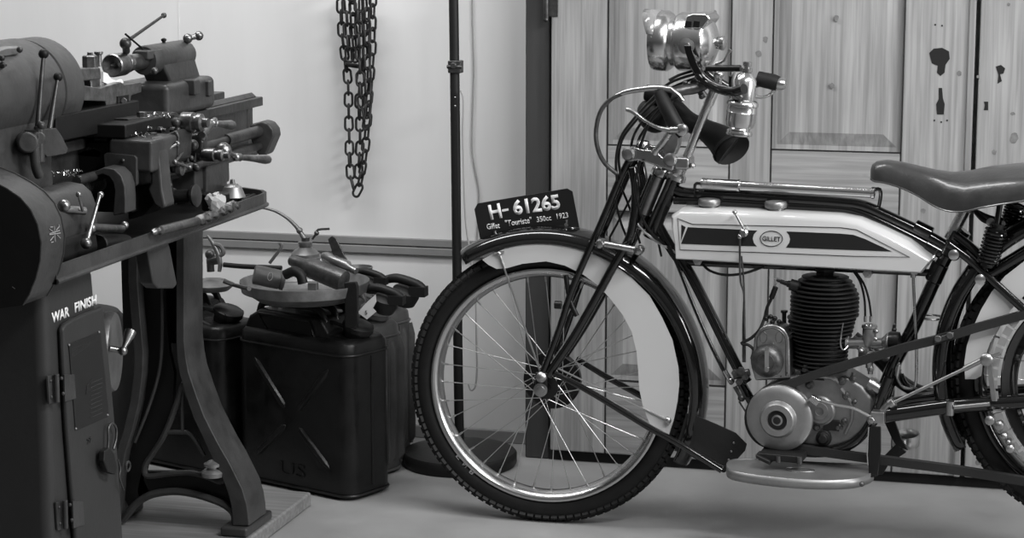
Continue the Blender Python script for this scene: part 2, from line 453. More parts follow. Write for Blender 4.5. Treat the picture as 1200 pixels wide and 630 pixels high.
# ================================================================== STAND WITH ROUND BASE AND ROD
sc_ = V((-1.545, 5.345, 0))
st = thing('pole_stand', sc_, 'tall black rod on a heavy round black base against the wall', 'stand')
obj('base', M().rev(sc_, UP, [(0, .148), (.006, .152), (.03, .152), (.036, .147), (.04, .12), (.042, .03)], 48), 'stand_black', st)
obj('pole', M().tube([sc_ + UP * .04, LY(537, 440, 5.345), LY(533, 100, 5.345), LY(531, -40, 5.345)], .0125, 14), 'stand_black', st)
cc = LY(534, 78, 5.345)
obj('clamp', M().box(cc, EX, EY, UP, .017, .015, .016).cyl(cc + V((-.02, -.012, 0)), cc + V((.02, -.012, 0)), .005).cyl(cc + V((0, -.012, .004)), cc + V((0, -.024, .004)), .008), 'dark_steel', st, bevel=.002)
obj('cable', M().tube([LY(x, y, 5.326) for x, y in ((540, 106), (543, 118), (542.5, 160), (544, 220), (546, 262), (552, 304), (557, 344), (558.5, 405), (559, 432), (557, 452), (552, 457), (549, 450))], .0027, 8, 5), 'cable_grey', st, label='thin pale cable ending in a hook')
for y in (114, 124): 
    c = LY(533.5, y, 5.334); obj('screw', M().sph(c, .003), 'nickel', st)
wc = tag(obj('wall_cable', M().tube([LY(x, y, WY - .006) for x, y in ((553, -20), (553.5, 30), (555, 80), (554, 120), (553, 170), (556, 195), (561, 222), (561, 240), (558, 300))], .0023, 8, 5), 'cable_grey'),
         'thin grey cable running down the white wall beside the door frame', 'cable')
# ================================================================== THE MOTORCYCLE
bike = thing('motorcycle', V((-.45, 4.85, 0)), 'vintage black motorcycle with pale fuel tank and leather saddle before the pine doors', 'motorcycle')
WR = .336
wc0 = W(643, 449.5); wc0.z = WR
def wp(ang, r, v=0.0, c=None, u=None, n=None):
    c = c or wc0; u = u or uw; n = n or nw
    return c + u * (r * math.cos(ang)) + UP * (r * math.sin(ang)) + n * v
def wheel(prefix, c, u, n, brake_v, belt=False):
    R = WR
    # tyre: closed cross-section with a slightly flattened tread
    prof = []
    for k in range(22):
        a = k * math.tau / 22
        prof.append((.029 * math.cos(a), R - .033 + .029 * math.sin(a)))
    m = M(); N = 96
    m.rings([[wp(i * math.tau / N, r, v, c, u, n) for v, r in prof] for i in range(N)], closed=True)
    # fine moulded ridge between wall and tread, both sides
    for sd in (-1, 1): m.torus(c + n * (.0235 * sd), n, R - .0175, .0014, 96, 6)
    ty = obj(prefix + '_tyre', m, 'rubber', bike)
    tr = M(); NT = 104
    for i in range(NT):
        a = i * math.tau / NT; da = .36 * math.tau / NT
        for v, w, r, off in ((-.0225, .0045, R - .0105, 0), (.0225, .0045, R - .0105, 0), (-.009, .004, R - .001, .5), (.009, .004, R - .001, .5), (0, .003, R - .001, 0)):
            aa = a + off * math.tau / NT
            cc = wp(aa, r - .004, v, c, u, n); rad = (u * math.cos(aa) + UP * math.sin(aa)); tg = n.cross(rad)
            if abs(v) > .02:
                rad = (rad * .75 + n * (.66 if v > 0 else -.66)).normalized(); sx = rad.cross(tg)
            else: sx = n
            tr.box(cc, tg, sx, rad, R * da, w, .006)
    obj('tread', tr, 'tread_rubber', ty, smooth=20)
    # rim
    ro = .280
    pf = [(.027, ro), (.0285, ro + .003), (.030, ro), (.027, ro - .008), (.016, ro - .014), (.006, ro - .020), (-.006, ro - .020), (-.016, ro - .014), (-.027, ro - .008), (-.030, ro), (-.0285, ro + .003), (-.027, ro), (-.02, ro - .004), (0, ro - .012), (.02, ro - .004)]
    m = M(); m.rings([[wp(i * math.tau / 96, r, v, c, u, n) for v, r in pf] for i in range(96)], closed=True)
    rim = obj(prefix + '_rim', m, 'rim_plate', bike, smooth=60)
    m = M().cyl(c - n * .042, c + n * .042, .014, n=20)
    for sd in (-1, 1): m.rev(c + n * (.03 * sd), n * sd, [(0, .012), (.001, .030), (.004, .030), (.006, .014)], 28)
    m.cyl(c - n * .07, c + n * .07, .006, n=12)
    hub = obj(prefix + '_hub', m, 'satin_black', bike)
    for i in range(36):
        sd = 1 if i % 2 else -1; sg = 1 if (i // 2) % 2 else -1
        a = i * math.tau / 36 + .03; ah = a + sg * 1.15
        p0 = wp(ah, .028, .032 * sd, c, u, n); p1 = wp(a, ro - .019, .004 * sd, c, u, n); d = (p1 - p0).normalized()
        m = M().cyl(p0, p1, .0011, n=6); m.cyl(p1 - d * .013, p1 + d * .002, .0023, .0026, n=8)
        obj('spoke', m, 'spoke_steel', rim)
    return ty, rim, hub
ty, rim, hub = wheel('front', wc0, uw, nw, -1)
# lettering on the front tyre wall
for s, (x, y) in (('F', (537.5, 535)), ('N', (545, 544.5)), ('B', (553, 553))):
    c = W(x, y, .0295); rad = (c - wc0 - nw * .0295).normalized(); tg = rad.cross(nw)
    text('lettering', s, c - nw * .0015, -tg if (-tg).z < 0 else tg, rad if True else rad, .012, .013, 'letter_worn', ty, bold=.02)
# brake drum on the far side and the dark hub plate
m = M().rev(wc0 - nw * .035, -nw, [(0, .02), (0, .066), (.004, .07), (.02, .07), (.024, .064), (.026, .015)], 40)
for k in range(10):
    a = k * math.tau / 10; c = wp(a, .056, -.034); m.sph(c, .004, 8, 5)
obj('brake_drum', m, 'satin_black', bike)
# ---- front mudguard
fr = .382
A0, A1 = math.radians(123), math.radians(-27)
pf = [(.056, -.034), (.055, -.022), (.049, -.011), (.035, -.003), (.012, 0), (-.012, 0), (-.035, -.003), (-.049, -.011), (-.055, -.022), (-.056, -.034)]
def guard(c, u, n, A0, A1, fr, K=60):
    m = M(); rs = [[wp(A0 + (A1 - A0) * i / K, fr + dr, v, c, u, n) for v, dr in pf] for i in range(K + 1)]
    q = len(pf); vs = [p for r in rs for p in r]; fs = [(k * q + i, k * q + i + 1, (k + 1) * q + i + 1, (k + 1) * q + i) for k in range(K) for i in range(q - 1)]
    m.add(vs, fs); return m
mg_ = obj('front_mudguard', guard(wc0, uw, nw, A0, A1, fr), 'gloss_black', bike, solid=.002, smooth=60)
m = M()
for sd in (-1, 1): m.tube([wp(A0 + (A1 - A0) * i / 60, fr - .034, .056 * sd) for i in range(61)], .0022, 6)
obj('rolled_edge', m, 'gloss_black', mg_)
o_pts = [(565, 304), (578, 297), (592, 291), (610, 287), (640, 285), (668, 288), (692, 296), (716, 308), (740, 325), (761, 346), (776, 372), (788, 398), (795, 430), (796, 450), (794, 470), (790, 490), (784, 509)]
i_pts = [(572, 310), (582, 315), (594, 314), (612, 309), (640, 306), (662, 311), (684, 322), (702, 335), (716, 351), (730, 369), (740, 388), (746, 412), (748, 436), (749, 455), (753, 474), (759, 491), (765, 505)]
NF = V(nw)
m = M().strip(Ws(o_pts, .0545), Ws(i_pts, .0545), -nw * .0015)
obj('valance', m, 'cream_paint', mg_, label='pale side valance inside the black mudguard', smooth=20)
m = M().strip([p - nw * .109 for p in Ws(o_pts, .0545)], [p - nw * .109 for p in Ws(i_pts, .0545)], nw * .0015)
obj('valance', m, 'cream_paint', mg_, smooth=20)
# number plate on top of the mudguard
pp = Ws([(560, 238), (665, 220.5), (671, 224), (679, 266), (679, 272), (640, 272), (600, 280), (566, 296), (556, 245)], 0)
pl_ = obj('number_plate', M().prism(pp, nw * .002), 'plate_black', bike, bevel=.0005)
def ptext(s, x0, y0, x1, y1, hpx, v, material, parent, fn=W, name='lettering', bold=0.0, nn=None):
    a = fn(x0, y0, v); b = fn(x1, y1, v); u = (b - a); w = u.length; u.normalize()
    n = nw if fn is W else nb
    vv = n.cross(u).normalized()
    if vv.z < 0: vv = -vv
    h = (fn((x0 + x1) / 2, (y0 + y1) / 2 - hpx / 2, v) - fn((x0 + x1) / 2, (y0 + y1) / 2 + hpx / 2, v)).length
    return text(name, s, (a + b) / 2, u, vv, w, h, material, parent, bold=bold)
def t1(x, y): return (540 + x * .2083, 210 + y * .2083)
ptext('H', *t1(160, 187), *t1(226, 175), 17.5, .003, 'letter_white', pl_, bold=.03)
ptext('-', *t1(232, 176), *t1(268, 169), 2.6, .003, 'letter_white', pl_)
ptext('61265', *t1(293, 160), *t1(556, 124), 18, .003, 'letter_white', pl_, bold=.035)
ptext('Gillet', *t1(146, 267), *t1(218, 258), 6.6, .003, 'letter_white', pl_, bold=.01)
ptext('"Touriste"', *t1(250, 248), *t1(398, 228), 7.2, .003, 'letter_white', pl_, bold=.01)
ptext('350cc', *t1(427, 227), *t1(508, 215), 6.4, .003, 'letter_white', pl_, bold=.01)
ptext('1923', *t1(540, 209), *t1(603, 200), 6.4, .003, 'letter_white', pl_, bold=.01)
m = M().band([W(x, y, .003) for x, y in ((564, 288), (580, 279), (600, 271), (625, 265.5), (650, 264.5), (680, 267))], nw, .006, .002)
obj('plate_edge_strip', m, 'nickel', bike)
for x, y in ((580, 276), (664, 263)):
    c = W(x, y, .004); obj('plate_bolt', M().cyl(c - UP * .008, c + UP * .012, .0035, n=10).cyl(c - nw * .01, c + nw * .006, .005, n=6).sph(c + nw * .006 + uw * .016 - UP * .008, .004), 'nickel', bike)
# valance stay at the front
a = W(585, 297, .058); b = W(634, 438, .05)
m = M().cyl(a, b, .0024, n=8).sph(a, .006, 10, 6).cyl(a - uw * .012, a + uw * .012 + UP * .004, .003, n=8)
obj('mudguard_stay', m, 'spoke_steel', bike)
m = M().cyl(W(783, 492, .058), W(655, 432, .045), .0022, n=8).sph(W(783, 492, .058), .008, 12, 8)
obj('mudguard_stay', m, 'spoke_steel', bike)
# mud flap behind the front mudguard
fl = [(804, 484), (814, 486), (840, 497), (862, 507), (875, 520), (873, 528), (862, 540), (853, 552), (830, 545), (806, 533), (790, 528), (798, 505)]
obj('mud_flap', M().prism(Bs(fl, .01), -nb * .004), 'black_leather', bike, bevel=.001)
m = M()
for t in (.2, .5, .8):
    a = V(B(862, 512, .012)).lerp(B(852, 545, .012), t); m.sph(a, .003, 8, 5)
obj('flap_rivet', m, 'dull_nickel', bike)
# front stand / long stays running back from the hub
for v, P in ((.062, [(650, 437), (690, 458), (760, 500), (800, 522), (846, 551)]), (-.062, [(676, 420), (712, 442), (756, 466), (800, 492), (830, 512)])):
    rr = [.0065, .0075, .008, .008, .0075]
    obj('front_stand', M().tube(Bs(P, v), rr, 12, 5), 'gloss_black', bike)
m = M().tube(Bs([(785, 515), (815, 529), (850, 549)], .05), .006, 10).tube([B(848, 550, .062), B(848, 550, -.05)], .007, 10)
obj('stand_crossbar', m, 'gloss_black', bike)

# ---- girder fork
TA = [(738, 186), (726, 210), (705, 260), (672, 335), (656, 384), (635, 440)]
TB = [(741, 196), (745, 222), (743, 255), (736, 282), (716, 317), (698, 350), (672, 395), (642, 440)]
for v in (.058, -.058):
    def FP(P): return [p - nw * (.058 - v) for p in Ws(P, .058)]
    obj('fork_tube', M().tube(FP(TA), .0085, 14, 5), 'gloss_black', bike)
    obj('fork_tube', M().tube(FP(TB), .0105, 14, 5), 'gloss_black', bike)
    if v > 0:
        obj('fork_rung', M().tube(FP([(663, 322), (668, 352), (676, 370)]), .006, 10, 4), 'satin_black', bike)
e0_ = W(635, 441, .066); e1_ = W(634, 456, .066)
m = M().box((e0_ + e1_) / 2, nw, uw, UP, .006, .014, .026)
obj('fork_end', m, 'satin_black', bike, bevel=.004)
m2 = M().box((e0_ + e1_) / 2 - nw * .132, nw, uw, UP, .006, .014, .026); obj('fork_end', m2, 'satin_black', bike, bevel=.004)
obj('axle_nut', M().rev(e0_, nw, [(0, .012), (.01, .0125), (.014, .009), (.017, .003)], 24), 'dull_nickel', bike)
obj('axle_nut', M().rev(e1_, nw, [(0, .016), (.008, .0165), (.009, .011), (.014, .010), (.015, .004)], 24), 'dull_nickel', bike)
c = W(655, 357, .062); obj('lamp_clip', M().cyl(c - uw * .01, c + uw * .006, .0095, n=14), 'satin_black', bike)
# crossing rods and links inside the fork
m = M()
for P in ([(752, 205, .03), (765, 255, .03), (775, 300, .0)], [(720, 230, .03), (728, 262, .03), (740, 290, .03)], [(748, 215, -.05), (720, 268, -.05), (702, 300, -.05)], [(722, 206, .05), (738, 244, .02), (750, 285, .0)]):
    m.tube([W(*p) for p in P], .0028, 8, 4)
obj('fork_brace', m, 'satin_black', bike)
m = M().tube(Bs([(746, 262), (765, 280), (784, 291), (792, 296)], .02), .003, 8, 5)
obj('steering_damper_rod', m, 'spoke_steel', bike)
def linkbar(a, b, r, name, material='nickel', rr=.011):
    d = (b - a).normalized(); m = M().cyl(a, b, r, n=16)
    for p in (a, b): m.rev(p - nb * .014, nb, [(0, rr * .8), (.002, rr), (.022, rr), (.026, rr * .75), (.027, .004)], 20)
    return obj(name, m, material, bike)
linkbar(B(704, 285, .075), B(749, 293, .075), .0072, 'fork_link')
linkbar(B(704, 285, -.075), B(749, 293, -.075), .0072, 'fork_link')
m = M().cyl(B(704, 285, .07), B(704, 285, -.07), .007, n=12).cyl(B(749, 293, .07), B(749, 293, -.07), .007, n=12)
obj('link_spindle', m, 'dark_steel', bike)
# upper link: polished casting with a knob at the front end
P1 = [(733, 175), (740, 171), (752, 175), (765, 176), (768, 172), (772, 180), (782, 190), (790, 192), (788, 200), (776, 197), (762, 192), (748, 188), (736, 190), (730, 183)]
obj('upper_link', M().prism(Bs(P1, .045), -nb * .012), 'nickel', bike, bevel=.004, seg=3)
obj('upper_link', M().prism([p - nb * .085 for p in Bs(P1, .045)], -nb * .012), 'nickel', bike, bevel=.004, seg=3)
m = M()
for (x, y) in ((737, 180), (786, 187)):
    m.rev(B(x, y, .046), nb, [(0, .015), (.006, .016), (.012, .012), (.014, .005)], 24)
    m.cyl(B(x, y, .046), B(x, y, -.06), .009, n=14)
obj('link_bolt', m, 'dull_nickel', bike)
m = M().rev(B(754, 171, .02), V((.1, 0, 1)), [(-.012, .008), (0, .014), (.006, .016), (.012, .013), (.014, .004)], 20).cyl(B(754, 171, .02), B(770, 192, .02), .006)
obj('damper_knob', m, 'nickel', bike)
# spring unit: black outer with polished inner
a = B(775, 200, .0); b = B(748, 266, .0); d = (b - a)
m = M().cyl(a, b, .0155, n=24)
obj('spring_case', m, 'dull_nickel', bike)
hx = []
K = 140
x_, y_ = perp(d.normalized())
for i in range(K + 1):
    t = i / K; hx.append(a + d * (.06 + .88 * t) + (x_ * math.cos(t * math.tau * 13) + y_ * math.sin(t * math.tau * 13)) * .0185)
obj('spring_shroud', M().cyl(a + d * .75, a + d * .98, .0175, n=22), 'gloss_black', bike)
m = M()
for v in (.02, -.02):
    m.cyl(B(764, 205, v), B(740, 262, v), .0055, n=10); m.cyl(B(786, 208, v), B(759, 268, v), .0065, n=10)
obj('spring_guide', m, 'gloss_black', bike)
dn = d.normalized()
obj('spring_cap', M().rev(a - dn * .012, dn, [(0, .008), (.004, .018), (.012, .022), (.022, .022), (.026, .018)], 24).rev(a - dn * .04, dn, [(0, .004), (.004, .008), (.014, .006), (.03, .006)], 14), 'nickel', bike)
# head tube, steering stem, collars
obj('head_tube', M().tube(Bs([(792, 205), (783, 228), (773, 252), (762, 278)], 0), [.017, .0165, .016, .018], 18), 'gloss_black', bike)
obj('head_collar', M().rev(B(796, 196, 0), (B(787, 218, 0) - B(796, 196, 0)).normalized(), [(-.006, .012), (0, .018), (.012, .0185), (.018, .025), (.028, .026), (.032, .02)], 28), 'nickel', bike)
obj('steering_stem', M().cyl(B(805, 184, 0), B(837, 104, 0), .0105, n=20).cyl(B(830, 122, 0), B(838, 102, 0), .0125, n=20), 'chrome', bike)
obj('stem_clamp', M().box(B(802, 190, 0), nb, ub, UP, .028, .018, .014).cyl(B(812, 194, .03), B(812, 194, -.03), .006), 'nickel', bike, bevel=.006, seg=3)
# clutter of levers below the stem (magneto / decompressor levers)
P2 = [(775, 172), (781, 158), (790, 152), (796, 156), (795, 170), (790, 182), (780, 184)]
obj('lever_bracket', M().prism(Bs(P2, .03), -nb * .03), 'dull_nickel', bike, bevel=.004)
obj('lever_bracket', M().tube(Bs([(766, 180), (776, 168), (784, 156)], .05), .008, 12), 'nickel', bike)

# ---- handlebar
HB = [(808, 56, .02), (813, 74, .03), (822, 90, .05), (838, 102, .08), (858, 107, .12), (872, 104, .14)]
obj('handlebar', M().tube(Bs(HB), .0115, 16, 6), 'gloss_black', bike)
obj('handlebar', M().tube(Bs([(812, 62, -.02), (822, 78, -.04), (836, 92, -.06), (858, 104, -.08), (875, 100, -.10), (890, 96, -.12)]), .0115, 16, 6), 'gloss_black', bike)
obj('grip', M().tube([B(888, 92, .02), B(906, 96, .02), B(912, 98, .02)], [.017, .018, .0165], 18), 'rubber', bike)
obj('bar_end', M().rev(B(911, 97.5, .02), (B(920, 99, .02) - B(911, 97.5, .02)).normalized(), [(0, .012), (.002, .0145), (.01, .0145), (.018, .011), (.021, .004)], 20), 'nickel', bike)
obj('brake_lever', M().tube(Bs([(913, 100, .02), (908, 105, .02), (902, 111, .02), (893, 114, .02), (886, 113, .02)]), [.007, .004, .0035, .003, .004], 10, 4), 'nickel', bike)
obj('control_tube', M().cyl(B(828, 80, .05), B(868, 80, .06), .0075, n=14), 'satin_black', bike)
# near side tapered grip with bracket and long hooped lever
obj('grip', M().tube(Bs([(773, 108, .1), (779, 122, .11), (790, 143, .12), (801, 158, .12)]), [.014, .0165, .0175, .013], 18), 'rubber', bike)
obj('handlebar', M().tube(Bs([(783, 110, .09), (798, 106, .06), (815, 103, .04), (829, 97, .03)]), [.0115, .0125, .0135, .0125], 16, 4), 'dark_steel', bike)
m = M().tube(Bs([(722, 112, .1), (736, 107, .1), (756, 104, .1), (772, 103, .1), (786, 105, .1)]), [.0045, .0065, .007, .0075, .007], 10, 4).tube(Bs([(786, 104, .1), (796, 112, .1), (800, 118, .1)]), .006, 10)
obj('brake_lever', m, 'nickel', bike)
obj('control_cable', M().tube(Bs([(730, 109, .1), (716, 116, .1), (704, 130, .1), (698.5, 152, .1), (700, 172, .1), (708, 190, .08), (722, 203, .06)]), .0052, 10, 6), 'dark_steel', bike)
obj('brake_lever', M().tube(Bs([(734, 128, .14), (742, 131, .14), (757, 142, .14), (770, 149, .14), (786, 153, .14)]), [.0045, .0055, .004, .0045, .006], 10, 5), 'nickel', bike, label='long thin nickel lever')
c = B(799, 152, .14)
obj('lever_pivot', M().rev(c - nb * .008, nb, [(0, .012), (.002, .0135), (.012, .0135), (.015, .009), (.016, .003)], 22).tube([B(786, 152, .14), c], .008), 'nickel', bike)
# control cables in loops
for P in ([(818, 86, .03), (800, 91, .04), (782, 99, .05), (762, 118, .06), (742, 140, .07), (728, 160, .07), (722, 185, .06), (723, 212, .05)],
          [(820, 90, .0), (800, 97, .02), (780, 107, .03), (762, 124, .04), (742, 145, .05), (729, 164, .05), (725, 186, .05), (728, 210, .04)],
          [(822, 96, -.02), (806, 102, .0), (790, 112, .02), (768, 128, .02), (750, 146, .02), (741, 164, .02), (739, 182, .02)],
          [(812, 83, .02), (796, 88, .03), (784, 94, .04)],
          [(795, 112, .05), (775, 126, .05), (760, 146, .05), (752, 166, .04), (746, 182, .04)],
          [(788, 118, 0), (768, 136, 0), (750, 160, 0), (746, 178, 0)],
          [(750, 188, .06), (744, 222, .06), (756, 262, .05), (778, 286, .02), (795, 298, 0)],
          [(823, 309, .03), (832, 317, .04), (850, 322, .05), (872, 320, .05), (896, 312, .04)]):
    obj('control_cable', M().tube(Bs(P), .0032, 8, 6), 'satin_black', bike)
m = M()
for x, y, v in ((803, 97, .05), (822, 113, .04), (818, 98, .04)): m.sph(B(x, y, v), .0065, 10, 6)
m.cyl(B(812, 94, .03), B(826, 114, .03), .009, n=12)
obj('clamp_screw', m, 'dark_steel', bike)
obj('throttle_lever', M().tube(Bs([(838, 76, .03), (848, 71, .03), (853, 63, .03), (856, 58, .03)]), [.0045, .003, .0028, .005], 10, 4), 'nickel', bike)
obj('stem_nut', M().sph(B(842, 87, .0), .013, 16, 10, .8).cyl(B(842, 87, 0), B(842, 99, 0), .008), 'nickel', bike)
# bulb horn: curved dark trumpet tube leading down to a wide mouth
hp = [B(757, 108, -.05), B(772, 112, -.05), B(786, 122, -.04), B(806, 141, -.04), B(826, 152, -.04), B(842, 162, -.04), B(857, 174, -.04)]
m = M().tube(hp, [.018, .02, .022, .022, .025, .034, .046], 24, 6)
hn = obj('horn', m, 'rubber', bike, label='black horn bell pointing back below the handlebar')
ax = (B(857, 174, -.04) - B(842, 162, -.04)).normalized()
obj('horn_mouth', M().rev(B(855, 172, -.04), (ax + nb * .8 - UP * .2).normalized(), [(-.01, .036), (.008, .046), (.012, .044), (.006, .036), (-.004, .018), (-.005, .002)], 28), 'shadow_gap', hn)
obj('horn_bulb', M().sph(B(765, 136, -.06), .035, 20, 12, 1.2, V((.6, 0, -.8))), 'rubber', bike)

# ---- headlamp
la = (B(768, 47.5, 0) - B(838, 50, 0)); la.normalize()
lc = B(838, 50, 0)
def lt(px): return (B(px, 48, 0) - B(838, 48, 0)).length
k_ = .00208
prof = [(-.010, .004), (-.006, .022), (0, .036), (.006, .048), (.014, .056), (.018, .062), (.022, .064), (.030, .063), (.055, .066), (.078, .067), (.084, .064), (.090, .058), (.097, .058), (.102, .064), (.110, .069), (.124, .069), (.136, .068), (.142, .066), (.144, .060), (.142, .058)]
hl = obj('headlamp', M().rev(lc, la, prof, 40), 'chrome', bike)
obj('headlamp_lens', M().rev(lc, la, [(.130, .02), (.1405, .059), (.1425, .059), (.148, .045), (.152, .02), (.153, .001)], 32), 'lens_glass', hl)
m = M().rev(lc - la * .012, -la, [(-.004, .014), (.004, .017), (.010, .016), (.013, .010), (.014, .003)], 24)
obj('rear_cap', m, 'nickel', hl)
# visor over the lens
x_, y_ = perp(la); rs = []
side = nb; topv = la.cross(side).normalized(); topv = topv if topv.z > 0 else -topv
for k in range(17):
    a = math.radians(-75 + 150 * k / 16); r1 = .069; out = .036 * max(0, math.cos(a)) ** .8 + .002
    p = lc + la * .128 + (topv * math.cos(a) + side * math.sin(a)) * r1
    rs.append((p, p + la * out + (topv * math.cos(a) + side * math.sin(a)) * .002))
m = M(); vs = [q for pq in rs for q in pq]; m.add(vs, [(2 * i, 2 * i + 1, 2 * i + 3, 2 * i + 2) for i in range(16)])
obj('lamp_visor', m, 'celluloid', hl, solid=.002)
# box on top with two dark windows
P = [(800, 35), (804, 18), (812, 15.5), (828, 16), (833, 22), (824, 34)]
bx_ = obj('lamp_switch_box', M().prism(Bs(P, .056), -nb * .09), 'chrome', hl, bevel=.005, seg=3)
for xa in (802.5, 812):
    obj('dark_window', M().prism([p for p in Bs([(xa, 31.5), (xa + 1.2, 24.5), (xa + 8, 25.5), (xa + 7, 32.5)], .0568)], nb * .001), 'dark_glass', bx_)
obj('lamp_side_bolt', M().rev(B(805, 54, .058), nb, [(0, .018), (.008, .018), (.01, .010), (.016, .010), (.017, .004)], 24), 'dull_nickel', hl)
obj('lamp_bracket', M().band(Bs([(806, 53), (808, 62), (812, 74), (819, 87)], .075), ub, .018, .006), 'gloss_black', bike, bevel=.002)
m = M()
for k in range(5): m.sph(lc + la * .132 + (side * math.cos(.5 - k * .05) + topv * math.sin(-.3 + k * .12)) * .0685, .0022, 8, 5)
obj('rim_screw', m, 'nickel', hl)

# ---- acetylene generator canister on the handlebar
ga = B(876.5, 70, .09); gb = B(865.5, 162, .09); gd = (gb - ga); L_ = gd.length; gd.normalize()
s_ = L_ / 92
gen = obj('carbide_generator', M().rev(ga, gd, [(14 * s_, .009), (15 * s_, .013), (20 * s_, .021), (24 * s_, .0255), (46 * s_, .026), (47 * s_, .031), (50 * s_, .0355), (53 * s_, .0355), (54 * s_, .033), (60 * s_, .0335), (61 * s_, .0345), (63 * s_, .0335), (72 * s_, .0335), (78 * s_, .030), (80 * s_, .024), (82 * s_, .0225), (83 * s_, .028), (86 * s_, .030), (88 * s_, .029), (89 * s_, .02)], 36), 'chrome', bike, label='chrome carbide gas canister')
obj('filler_cap', M().rev(ga, gd, [(2 * s_, .006), (2.5 * s_, .010), (7 * s_, .010), (7.5 * s_, .007), (9 * s_, .007), (9.5 * s_, .0125), (14 * s_, .0125), (14.5 * s_, .008)], 20), 'nickel', gen)
obj('valve_arm', M().tube([B(862, 84, .12), B(859, 96, .125), B(861, 108, .125), B(869, 115, .125)], .004, 8, 4), 'dull_nickel', gen)
obj('generator_clamp', M().box(B(862, 98, .085), nb, ub, UP, .02, .012, .02), 'satin_black', gen, bevel=.004)
# ---- frame tubes
def ftube(P, r, v, name='frame_tube', mt='gloss_black', both=False, n=14, sm=5):
    obj(name, M().tube(Bs(P, v), r, n, sm), mt, bike)
    if both: obj(name, M().tube([p - nb * 2 * v for p in Bs(P, v)], r, n, sm), mt, bike)
ftube([(790, 222), (806, 226), (850, 228), (928, 233), (985, 237), (1012, 241), (1040, 253), (1082, 273), (1112, 290)], .0125, .0)
ftube([(790, 234), (850, 236), (928, 241), (985, 244), (1008, 249), (1036, 261), (1078, 282), (1106, 298)], .0105, .0)
ftube([(770, 262), (790, 296), (806, 316), (830, 362), (863, 428), (876, 448)], .0125, .0)
ftube([(783, 288), (794, 310), (812, 356), (832, 402), (851, 440)], .0045, .03, 'brake_rod')
obj('rod_end', M().cyl(B(849, 434, .03), B(856, 446, .03), .006, n=10).sph(B(857, 446, .03), .008, 10, 6), 'nickel', bike)
ftube([(1131, 270), (1115, 290), (1100, 318), (1068, 388), (1046, 430), (1032, 468)], .0155, .0, 'seat_tube')
obj('frame_lug', M().cyl(B(1126, 272, 0), B(1111, 300, 0), .021, n=20, ch=.003).cyl(B(1103, 308, 0), B(1093, 330, 0), .0195, n=20, ch=.003), 'gloss_black', bike)
obj('frame_lug', M().cyl(B(1072, 264, 0), B(1092, 274, 0), .015, n=18, ch=.002).cyl(B(1085, 286, 0), B(1105, 297, 0), .014, n=18, ch=.002), 'gloss_black', bike)
ftube([(792, 306), (850, 309), (930, 312), (1000, 315), (1060, 318), (1098, 320)], .0085, .0, 'lower_tank_rail')
m = M()
for x, y in ((818, 305), (1017, 320), (1072, 316)): m.cyl(B(x, y, .02), B(x, y, .045), .008, n=12).rev(B(x, y, .045), nb, [(0, .011), (.006, .011), (.007, .006), (.012, .006)], 6)
obj('tank_bolt', m, 'dull_nickel', bike)
# chainstays / cradle
ftube([(1036, 486), (1060, 483), (1095, 478), (1130, 474), (1200, 470), (1290, 462)], .017, .055, 'chain_stay', both=True)
ftube([(1040, 474), (1070, 466), (1130, 460), (1180, 458)], .009, .0, 'chain_stay')
ftube([(880, 478), (900, 512), (930, 527), (962, 530), (990, 524), (1010, 510), (1024, 488), (1034, 462), (1042, 442)], .011, .052, 'engine_cradle', both=True)
ftube([(1056, 438), (1062, 450), (1078, 458), (1100, 460), (1122, 460)], .006, -.03, 'frame_stay')
# seat stays and rear links
ftube([(1112, 286), (1136, 304), (1160, 326), (1195, 358), (1240, 400), (1296, 448)], .0095, .06, 'seat_stay', both=True)
ftube([(1118, 276), (1136, 290), (1156, 310)], .013, .03, 'seat_stay')
ftube([(1150, 328), (1176, 312), (1210, 292), (1240, 280)], .0095, .055, 'carrier_tube', both=True)
for x, y in ((1118, 298), (1149, 327)):
    obj('frame_bolt', M().rev(B(x, y, .066), nb, [(0, .011), (.006, .0115), (.008, .008), (.009, .003)], 20), 'nickel', bike)
obj('seat_lug', M().cyl(B(1118, 298, .066), B(1118, 298, -.066), .014, n=18), 'gloss_black', bike)

# ---- fuel tank
TV = .062
sil = [(789, 246), (796, 240), (806, 238.5), (850, 241), (930, 245), (975, 247.5), (1000, 250), (1022, 257), (1046, 268), (1098, 293), (1096, 300), (1078, 319), (1040, 317), (930, 311), (850, 306), (792, 303), (790, 285), (786, 262)]
def T(P, v=TV): return Bs(P, v)
face = [(789, 256), (798, 252), (850, 254), (930, 258), (982, 261), (1004, 265), (1028, 275), (1060, 290), (1088, 306), (1078, 319), (1040, 317), (930, 311), (850, 306), (792, 303), (791, 285), (788, 268)]
N_ = len(face)
fc = T(face)
cen = sum(fc, V()) / N_
rs = []
for v, sc in ((TV, 0), (TV - .003, .0045), (TV - .010, .010), (TV - .020, .0125), (0, .0130), (-TV + .020, .0125), (-TV + .010, .010), (-TV + .003, .0045), (-TV, 0)):
    ring = []
    for k in range(N_):
        p0, p1, p2 = fc[k - 1], fc[k], fc[(k + 1) % N_]
        e1 = (p1 - p0).normalized(); e2 = (p2 - p1).normalized(); t = (e1 + e2).normalized(); no = t.cross(nb)
        if no.dot(p1 - cen) < 0: no = -no
        up_ = max(0, no.z)
        ring.append(p1 - nb * (TV - v) + no * sc * (.35 + .9 * up_))
    rs.append(ring)
